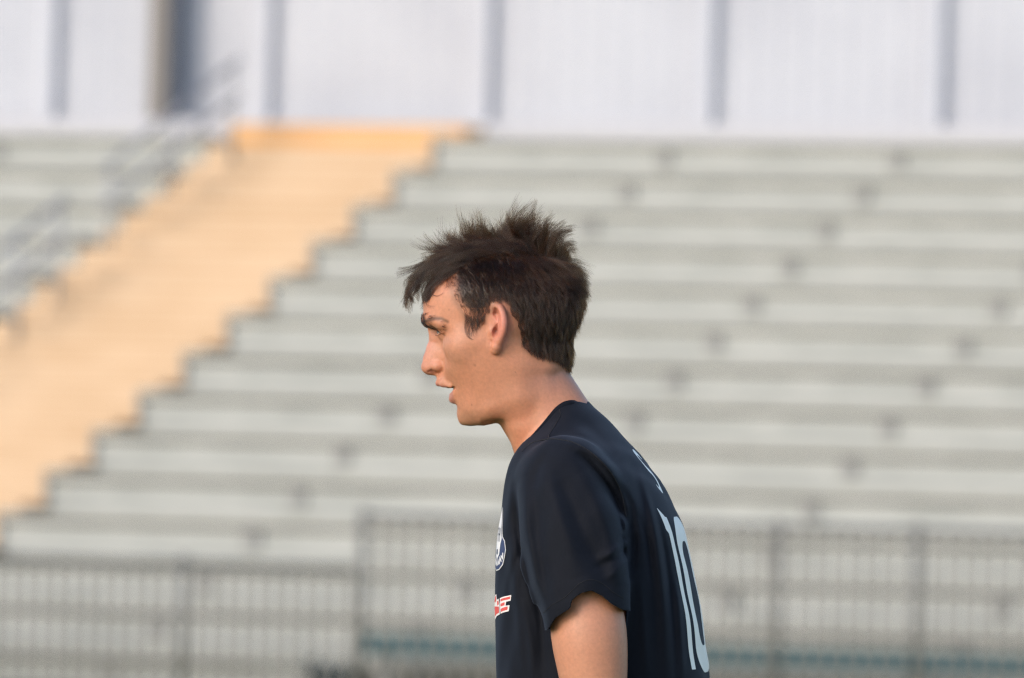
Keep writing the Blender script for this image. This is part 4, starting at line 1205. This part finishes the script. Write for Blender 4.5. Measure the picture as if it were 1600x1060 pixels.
# guides for the long hair on top: root (q, v, l) and the points it sweeps through
GUIDES = [
    ((682, 425, 0), [(660, 421, 0), (642, 432, 1), (630, 450, 2), (629, 470, 3)]),
    ((676, 434, 14), [(658, 436, 15), (643, 447, 17), (636, 462, 18), (640, 480, 18)]),
    ((685, 430, 25), [(666, 434, 26), (653, 449, 27), (648, 470, 28), (653, 493, 28)]),
    ((690, 432, 42), [(677, 440, 44), (666, 455, 45), (662, 474, 45), (668, 491, 44)]),
    ((692, 424, 52), [(684, 434, 55), (676, 448, 57), (672, 464, 57), (680, 478, 56)]),
    ((690, 440, 36), [(677, 452, 38), (665, 468, 40), (659, 489, 40)]), ((695, 434, 50), [(687, 449, 53), (677, 466, 54), (673, 483, 53)]),
    ((668, 462, 8), [(658, 468, 9), (650, 478, 10), (648, 491, 10)]), ((669, 462, 28), [(661, 472, 30), (656, 484, 31), (661, 495, 31)]),
    ((672, 440, 0), [(655, 440, 0), (640, 450, 0), (630, 462, 0)]),
    ((690, 408, 0), [(666, 402, 0), (645, 405, 0), (627, 402, 0)]),
    ((695, 405, 22), [(670, 404, 24), (650, 418, 25), (636, 436, 25), (626, 452, 25)]),
    ((705, 402, 40), [(682, 404, 43), (660, 418, 44), (646, 436, 44), (638, 456, 43)]),
    ((700, 412, 55), [(690, 420, 60), (680, 432, 62), (668, 446, 62)]),
    ((712, 393, 0), [(690, 384, 0), (672, 380, 0), (657, 370, 0)]),
    ((716, 393, 25), [(694, 384, 26), (674, 382, 27), (656, 386, 27)]),
    ((725, 388, 8), [(702, 381, 8), (685, 369, 8), (677, 340, 8)]),
    ((735, 386, 25), [(712, 381, 26), (695, 370, 27), (688, 346, 27)]),
    ((740, 384, 0), [(717, 376, 0), (700, 362, 0), (693, 334, 0)]),
    ((752, 382, 14), [(734, 374, 14), (721, 358, 14), (719, 322, 14)]),
    ((766, 380, 0), [(751, 371, 0), (740, 354, 0), (739, 320, 0)]),
    ((775, 381, 20), [(760, 372, 20), (748, 362, 20), (741, 344, 20)]),
    ((785, 379, 0), [(772, 366, 0), (764, 354, 0), (764, 342, 0)]),
    ((798, 380, 12), [(788, 364, 12), (785, 345, 12), (791, 322, 12)]),
    ((815, 381, 0), [(802, 362, 0), (800, 336, 0), (818, 306, 0)]),
    ((826, 383, 18), [(812, 362, 18), (814, 336, 18), (826, 316, 16)]),
    ((835, 384, 0), [(821, 362, 0), (822, 334, 0), (846, 316, 0)]),
    ((850, 388, 12), [(840, 364, 12), (844, 346, 12), (862, 332, 12)]),
    ((862, 393, 0), [(852, 366, 0), (858, 346, 0), (874, 338, 0)]),
    ((873, 400, 20), [(868, 372, 22), (874, 354, 22), (888, 349, 21)]),
    ((882, 406, 0), [(884, 384, 0), (889, 366, 0), (897, 364, 0)]),
    ((893, 425, 0), [(903, 408, 0), (910, 400, 0), (916, 412, 0)]),
    ((893, 425, 30), [(902, 406, 34), (907, 396, 36), (913, 408, 38)]),
    ((888, 414, 0), [(897, 396, 0), (903, 386, 0), (908, 392, 0)]), ((886, 412, 25), [(895, 394, 28), (901, 384, 30), (906, 390, 31)]),
    ((900, 442, 0), [(912, 428, 0), (918, 424, 0), (921, 438, 0)]),
    ((878, 420, 50), [(884, 396, 58), (887, 380, 62), (897, 380, 63)]),
    ((755, 392, 45), [(732, 384, 50), (710, 384, 53), (690, 396, 54)]),
    ((725, 400, 48), [(706, 398, 53), (686, 408, 56), (668, 426, 57)]),
    ((790, 388, 48), [(764, 376, 54), (740, 376, 58), (714, 388, 60)]),
    ((825, 389, 45), [(802, 372, 50), (782, 368, 54), (760, 374, 58)]),
    ((848, 394, 42), [(838, 370, 46), (836, 352, 48), (842, 338, 47)]),
    ((866, 402, 42), [(862, 378, 47), (864, 358, 49), (874, 344, 48)]),
    ((882, 415, 38), [(884, 390, 44), (887, 374, 46), (895, 368, 46)]),
    ((760, 398, 60), [(742, 394, 68), (722, 398, 71), (704, 408, 71)]),
    ((800, 396, 60), [(784, 386, 68), (764, 386, 72), (744, 396, 74)]),
    ((835, 400, 56), [(826, 386, 64), (812, 384, 69), (796, 394, 72)]),
    ((862, 410, 54), [(862, 394, 61), (858, 386, 65), (850, 394, 69)]),
]
GR = np.array([g[0] for g in GUIDES], float)
NP = 9
GD = []
for r, pts in GUIDES:
    P = np.array(spl([r] + pts, 6)); d = np.concatenate([[0], np.cumsum(np.linalg.norm(np.diff(P, axis=0), axis=1))])
    tt = np.linspace(0, d[-1], NP); GD.append(np.stack([np.interp(tt, d, P[:, c]) for c in range(3)], 1) - np.array(r))
GD = np.array(GD)

def top_weight(q, v, al):
    """1 on top of the head, 0 on the clipped sides and back"""
    line = 428 - 0.02 * (q - 700) - 22 * sstep(q, 700, 760) + 20 * sstep(q, 845, 895) - 4 * sstep(al, 40, 70)
    return 1 - sstep(v, line - 7, line + 7)

N_ROOT = 80000
RP = roots(N_ROOT); RN = outward(RP)
rp, rl = to_head(RP[:, 0], RP[:, 1]); ra_ = np.abs(rl); rq = rp - ST * ra_; rv = RP[:, 2]; rs = np.where(rl >= 0, 1.0, -1.0)
tw = top_weight(rq, rv, ra_)
is_top = rng.random(N_ROOT) < tw
# tufts: every strand leans towards its tuft's middle
NCL = 330
def nearest(P, C):
    out = np.zeros(len(P), int)
    for i in range(0, len(P), 4000):
        out[i:i + 4000] = ((P[i:i + 4000, None] - C[None]) ** 2).sum(2).argmin(1)
    return out
NCL2 = 2600
tid = np.nonzero(is_top)[0]; sid = np.nonzero(~is_top)[0]
cl_idx = np.concatenate([rng.choice(tid, NCL, replace=False), rng.choice(sid, NCL2, replace=False)])
cl = np.zeros(N_ROOT, int)
cl[tid] = nearest(RP[tid], RP[cl_idx[:NCL]]); cl[sid] = NCL + nearest(RP[sid], RP[cl_idx[NCL:]])
NCL = NCL + NCL2
cl_rand = rng.normal(size=(NCL, 6))
strands, rad = [], []
t = np.linspace(0, 1, NP)
# ---- long hair
holes = rng.random(NCL) < 0.26
is_top &= ~(holes[cl] & (rq < 706))
ti = np.nonzero(is_top & (rng.random(N_ROOT) < 0.85))[0]
key = np.stack([rq[ti], rv[ti], 0.8 * ra_[ti]], 1); gk = GR * [1, 1, 0.8]
cen_key = np.stack([rq[cl_idx], rv[cl_idx], 0.8 * ra_[cl_idx]], 1)
for a in range(0, len(ti), 4000):
    ii = ti[a:a + 4000]; c = cl[ii]
    kk = 0.35 * key[a:a + 4000] + 0.65 * cen_key[c]
    d2 = ((kk[:, None] - gk[None]) ** 2).sum(2) * np.exp(0.35 * rng.normal(size=(1, len(GR))))
    o3 = np.argsort(d2, 1)[:, :3]
    w = 1 / (np.take_along_axis(d2, o3, 1) + 25); w = w / w.sum(1, keepdims=True)
    D = (GD[o3] * w[:, :, None, None]).sum(1)                    # (n, NP, 3) displacement in (q, v, l)
    cr = cl_rand[c]
    fr = 1 - sstep(rq[ii], 690, 720)
    tuft = np.exp(-((rq[ii] - 835) / 28) ** 2)
    ln = 0.46 + 0.52 * fr + 0.08 * tuft + 0.36 * sstep(rq[ii], 845, 875) + 0.50 * rng.random(len(ii)) ** 2.4 * (0.9 + 0.25 * cr[:, 0]) + 0.07 * cr[:, 4]
    ln = np.clip(ln * (1 - 0.12 * sstep(rq[ii], 700, 730) * (1 - sstep(rq[ii], 800, 815))), 0.3, 0.98)
    D = D * ln[:, None, None]
    # tuft lean, curl and flyaway
    fly = np.where(rng.random(len(ii)) < 0.05, 3.0, 1.0)
    D[:, :, 0] += (8.0 * cr[:, 1])[:, None] * t ** 2.5 + (1.7 * fly * rng.normal(size=len(ii)))[:, None] * t ** 1.5
    D[:, :, 1] += (5.5 * cr[:, 2])[:, None] * t ** 2.5 + (1.6 * fly * rng.normal(size=len(ii)))[:, None] * t ** 1.5
    D[:, :, 2] += (6.0 * cr[:, 3])[:, None] * t ** 2 + (2.0 * fly * rng.normal(size=len(ii)))[:, None] * t ** 1.5
    wav = 1.4 + 0.8 * np.abs(cr[:, 4])
    sw = np.sin(2 * np.pi * (wav[:, None] * 0.55 * t + 0.25 * cr[:, 5][:, None])) - np.sin(2 * np.pi * 0.25 * cr[:, 5])[:, None]
    D[:, :, 0] += 3.2 * sw * t ** 0.8; D[:, :, 1] += 2.2 * sw * t ** 0.8 * np.sign(cr[:, 3])[:, None]
    D[:, :, 1] += (fr * (8 * np.abs(cr[:, 1]) - 2))[:, None] * t ** 1.5
    D[:, :, 0] += (fr * 5 * cr[:, 2])[:, None] * t ** 1.5
    ph = 2 * np.pi * rng.random(len(ii)); am = 0.9 * rng.random(len(ii))
    D[:, :, 0] += (am[:, None] * np.sin(7 * t + ph[:, None])) * t
    D[:, :, 1] += (am[:, None] * np.cos(6 * t + ph[:, None])) * t
    # gather the tips of a tuft
    off = (np.stack([rq[cl_idx], rv[cl_idx], ra_[cl_idx]], 1)[c] - np.stack([rq[ii], rv[ii], ra_[ii]], 1))
    D += off[:, None, :] * (0.72 * t ** 1.2)[None, :, None]
    q = rq[ii][:, None] + D[:, :, 0]; v = rv[ii][:, None] + D[:, :, 1]; l = ra_[ii][:, None] + D[:, :, 2]
    pz = q + ST * np.maximum(l, -40)
    u, y = from_head(pz, l * rs[ii][:, None])
    P = np.stack([u, y, v], 2)
    # the guides were drawn at the photo's columns: undo the shift of the root itself
    P += (RP[ii] - P[:, 0])[:, None, :]
    f = P.reshape(-1, 3)
    dd = head_sdf(f[:, 0].copy(), f[:, 1].copy(), f[:, 2].copy()).reshape(P.shape[:2])
    push = np.maximum(0, 1.5 + 4 * t[None] - dd)
    P = P + RN[ii][:, None, :] * (push * (t[None] > 0))[:, :, None]
    strands += list(P); rad += list(0.00012 * (0.7 + 0.5 * rng.random(len(ii))))
# ---- clipped hair of the sides and back
is_top |= holes[cl] & (rq < 706) & (tw > 0.5)
thin = (rv > 486) & (rq < 762) & (rng.random(N_ROOT) < 0.30 + 0.017 * (rv - 486))
si = np.nonzero(~is_top & ~thin)[0]
q, v, al = rq[si], rv[si], ra_[si]
edge, _ = poly_dist(q, v, HAIR_POLY[2:25])
crown = np.exp(-((q - 882) / 24) ** 2 - ((v - 404) / 22) ** 2)
Ls = 9 + 10 * sstep(q, 720, 860) + 3 * sstep(q, 835, 885) * (1 - sstep(v, 430, 490)) + 9 * crown + 8 * (1 - sstep(v, 405, 445)) * sstep(q, 700, 735)
Ls = Ls * (0.45 + 0.55 * sstep(edge, 1, 22)) * (0.75 + 0.4 * rng.random(len(si)))
side_fade = (1 - sstep(q, 712, 745)) * sstep(v, 415, 440)
Ls *= 1 - 0.35 * side_fade
burn = (v > 488) & (q < 760)
Ls = np.where(burn, 9 + 6 * rng.random(len(si)), Ls)
comb_u = 0.15 + 0.25 * sstep(q, 800, 720) * -1.0 + 0.30 * sstep(q, 850, 900) * -1
down = np.stack([0.28 - 0.45 * sstep(q, 840, 900), np.zeros(len(si)), np.ones(len(si))], 1)
down[q < 745] += [0.35, 0, 0]
cr = cl_rand[cl[si]]
down[:, 2] -= 1.25 * crown; down[:, 0] += 0.5 * crown
down[:, 0] += 0.16 * cr[:, 0] + 0.10 * rng.normal(size=len(si)); down[:, 1] += 0.12 * cr[:, 1]
down[burn, 0] -= 0.35
n = RN[si]
tg = down - np.einsum('ij,ij->i', down, n)[:, None] * n
tg /= np.linalg.norm(tg, axis=1, keepdims=True)
lift = (0.55 + 0.20 * cr[:, 2] + 0.15 * rng.normal(size=len(si))) * (1 - 0.45 * side_fade); lift = np.clip(lift + 0.08 * sstep(q, 835, 885) * (1 - sstep(v, 430, 490)) + 0.65 * crown, 0.15, 1.5)
t6 = np.linspace(0, 1, 6)
P = RP[si][:, None, :] + Ls[:, None, None] * (tg[:, None, :] * (t6 ** 1.15)[None, :, None] + n[:, None, :] * (lift[:, None] * (t6 - 0.42 * t6 ** 2)[None])[:, :, None])
off = RP[cl_idx][cl[si]] - RP[si]
P += off[:, None, :] * (0.38 * t6 ** 1.3)[None, :, None]
P += 0.35 * rng.normal(size=(len(si), 1, 3)) * (t6 ** 1.5)[None, :, None]
strands += list(P); rad += list(np.where(side_fade > 0.3, 0.00007, 0.00010) * (0.8 + 0.4 * rng.random(len(si))))
hair = hair_curves('hair', strands, rad, M_HAIR, person)
hair['label'] = 'dark brown tousled hair, clipped short at the sides'

# ---- eyebrow, lashes, sideburn curls and stray locks
def brow(sg):
    n = 700
    s = rng.random(n) ** 0.95; k = rng.normal(size=n)
    keep = ~((s > 0.72) & (rng.random(n) < 0.5)); s, k = s[keep], k[keep]; n = len(s)
    ip = lambda v: np.interp(s, [0, .3, .6, 1], v)
    q0, l0 = ip([662, 667, 679, 699]), ip([13, 28, 42, 57])
    v0 = ip([502.0, 499.0, 496.0, 502.5]) + k * np.interp(s, [0, .3, .7, 1], [3.0, 2.6, 1.8, 0.8])
    u, y = from_head(q0 + ST * l0, sg * l0)
    P0 = project(body_sdf, np.stack([u, y, v0], 1), 4, 6.0)
    L = rng.uniform(6, 10, n)
    dq = np.where(s < 0.25, 0.5, 0.75); dv = np.where(s < 0.25, -0.25, 0.10) + 0.2 * rng.normal(size=n); dl = 0.5
    o = from_head(0, 0); e = from_head(dq, sg * dl)
    D = np.stack([e[0] - o[0], e[1] - o[1], dv], 1)
    nn = outward(P0); tt = np.linspace(0, 1, 5)
    D -= np.einsum('ij,ij->i', D, nn)[:, None] * nn * 0.8
    P = P0[:, None] + nn[:, None] * 0.3 + D[:, None] * (L[:, None] * tt)[:, :, None] + nn[:, None] * ((1.5 * tt - 0.9 * tt ** 2) * 2.6)[None, :, None]
    return list(P)
def lashes(sg):
    out = []
    for i in range(120):
        a = rng.random(); q0 = np.interp(a, [0, .5, 1], [691, 686.3, 696]); l0 = np.interp(a, [0, .5, 1], [24, 37, 54]); v0 = np.interp(a, [0, .5, 1], [516, 513.4, 518.5])
        tt = np.linspace(0, 1, 5); L = rng.uniform(5, 8)
        p = q0 - L * 0.85 * tt; l = l0 + (l0 - 37) / 17 * L * 0.5 * tt; v = v0 + L * (0.42 * tt - 0.75 * tt ** 2)
        u, y = from_head(p, sg * l); out.append(np.stack([u, y, v], 1))
    for i in range(60):
        a = rng.random(); q0 = np.interp(a, [0, .5, 1], [691, 688, 697]); l0 = np.interp(a, [0, .5, 1], [25, 38, 54]); v0 = np.interp(a, [0, .5, 1], [521, 522.6, 521.5])
        tt = np.linspace(0, 1, 4); L = rng.uniform(3, 5)
        p = q0 - L * 0.8 * tt; l = l0 + (l0 - 37) / 17 * L * 0.5 * tt; v = v0 + L * 0.6 * tt
        u, y = from_head(p, sg * l); out.append(np.stack([u, y, v], 1))
    return out
for sg in (1, -1):
    b_ = brow(sg); hair_curves('eyebrow', b_, [0.00020] * len(b_), M_HAIR, person)
    b_ = lashes(sg); hair_curves('eyelashes', b_, [0.00014] * len(b_), M_HAIR, person)
LOCKS = [([(735, 497), (729, 508), (728, 519), (732, 527), (739, 531)], 9, 1.3), ([(738, 500), (732, 512), (730, 522), (733, 528)], 6, 1.8), ([(748, 502), (744, 512), (742, 520), (744, 527)], 4, 1.6),
         ([(754, 497), (757, 503), (755, 508)], 12, 1.5), ([(730, 494), (727, 504), (727, 514)], 12, 1.6), ([(741, 500), (738, 510), (739, 518)], 10, 3.5), ([(747, 497), (747, 507), (750, 512)], 14, 2.2),
         ([(669, 448), (673, 458), (681, 463), (689, 461), (693, 458)], 5, 0.8), ([(666, 466), (670, 478), (680, 480)], 5, 1.8),
         ([(697, 428), (694, 440), (690, 446)], 10, 2.5), ([(702, 432), (700, 444), (695, 450)], 12, 3.0),
         ([(696, 420), (690, 432), (686, 446)], 18, 4.0), ([(704, 424), (703, 438), (700, 450)], 18, 4.0)]
lk, lr = [], []
for pts, n, sp in LOCKS:
    base = np.array(spl(pts, 4)); tt = np.linspace(0, 1, len(base))
    for _ in range(n):
        j = rng.normal(size=2) * sp; j2 = rng.normal(size=2) * sp * 0.5
        lk.append(np.stack([base[:, 0] + j[0] * (1 - 0.6 * tt) + j2[0] * tt, 0 * tt - 130.0, base[:, 1] + j[1] * (1 - 0.6 * tt) + j2[1] * tt, 1.5 * np.sin(np.pi * tt)], 1))
        lr.append(0.00010)
A = np.concatenate(lk); yv = A[:, 1].copy()
for _k in range(32):
    d = body_sdf(A[:, 0], yv, A[:, 2]) - 1.2
    yv = yv + np.clip(d, -3, 8) * 0.85
bad = np.abs(body_sdf(A[:, 0], yv, A[:, 2]) - 1.2) > 4; yv[bad] = np.clip(yv[bad], -90, -40)
A[:, 1] = yv - A[:, 3]
cutp = np.cumsum([len(x) for x in lk])[:-1]; lk = np.split(A[:, :3], cutp)
hair_curves('hair_locks', lk, lr, M_HAIR, person)

mark('hair')
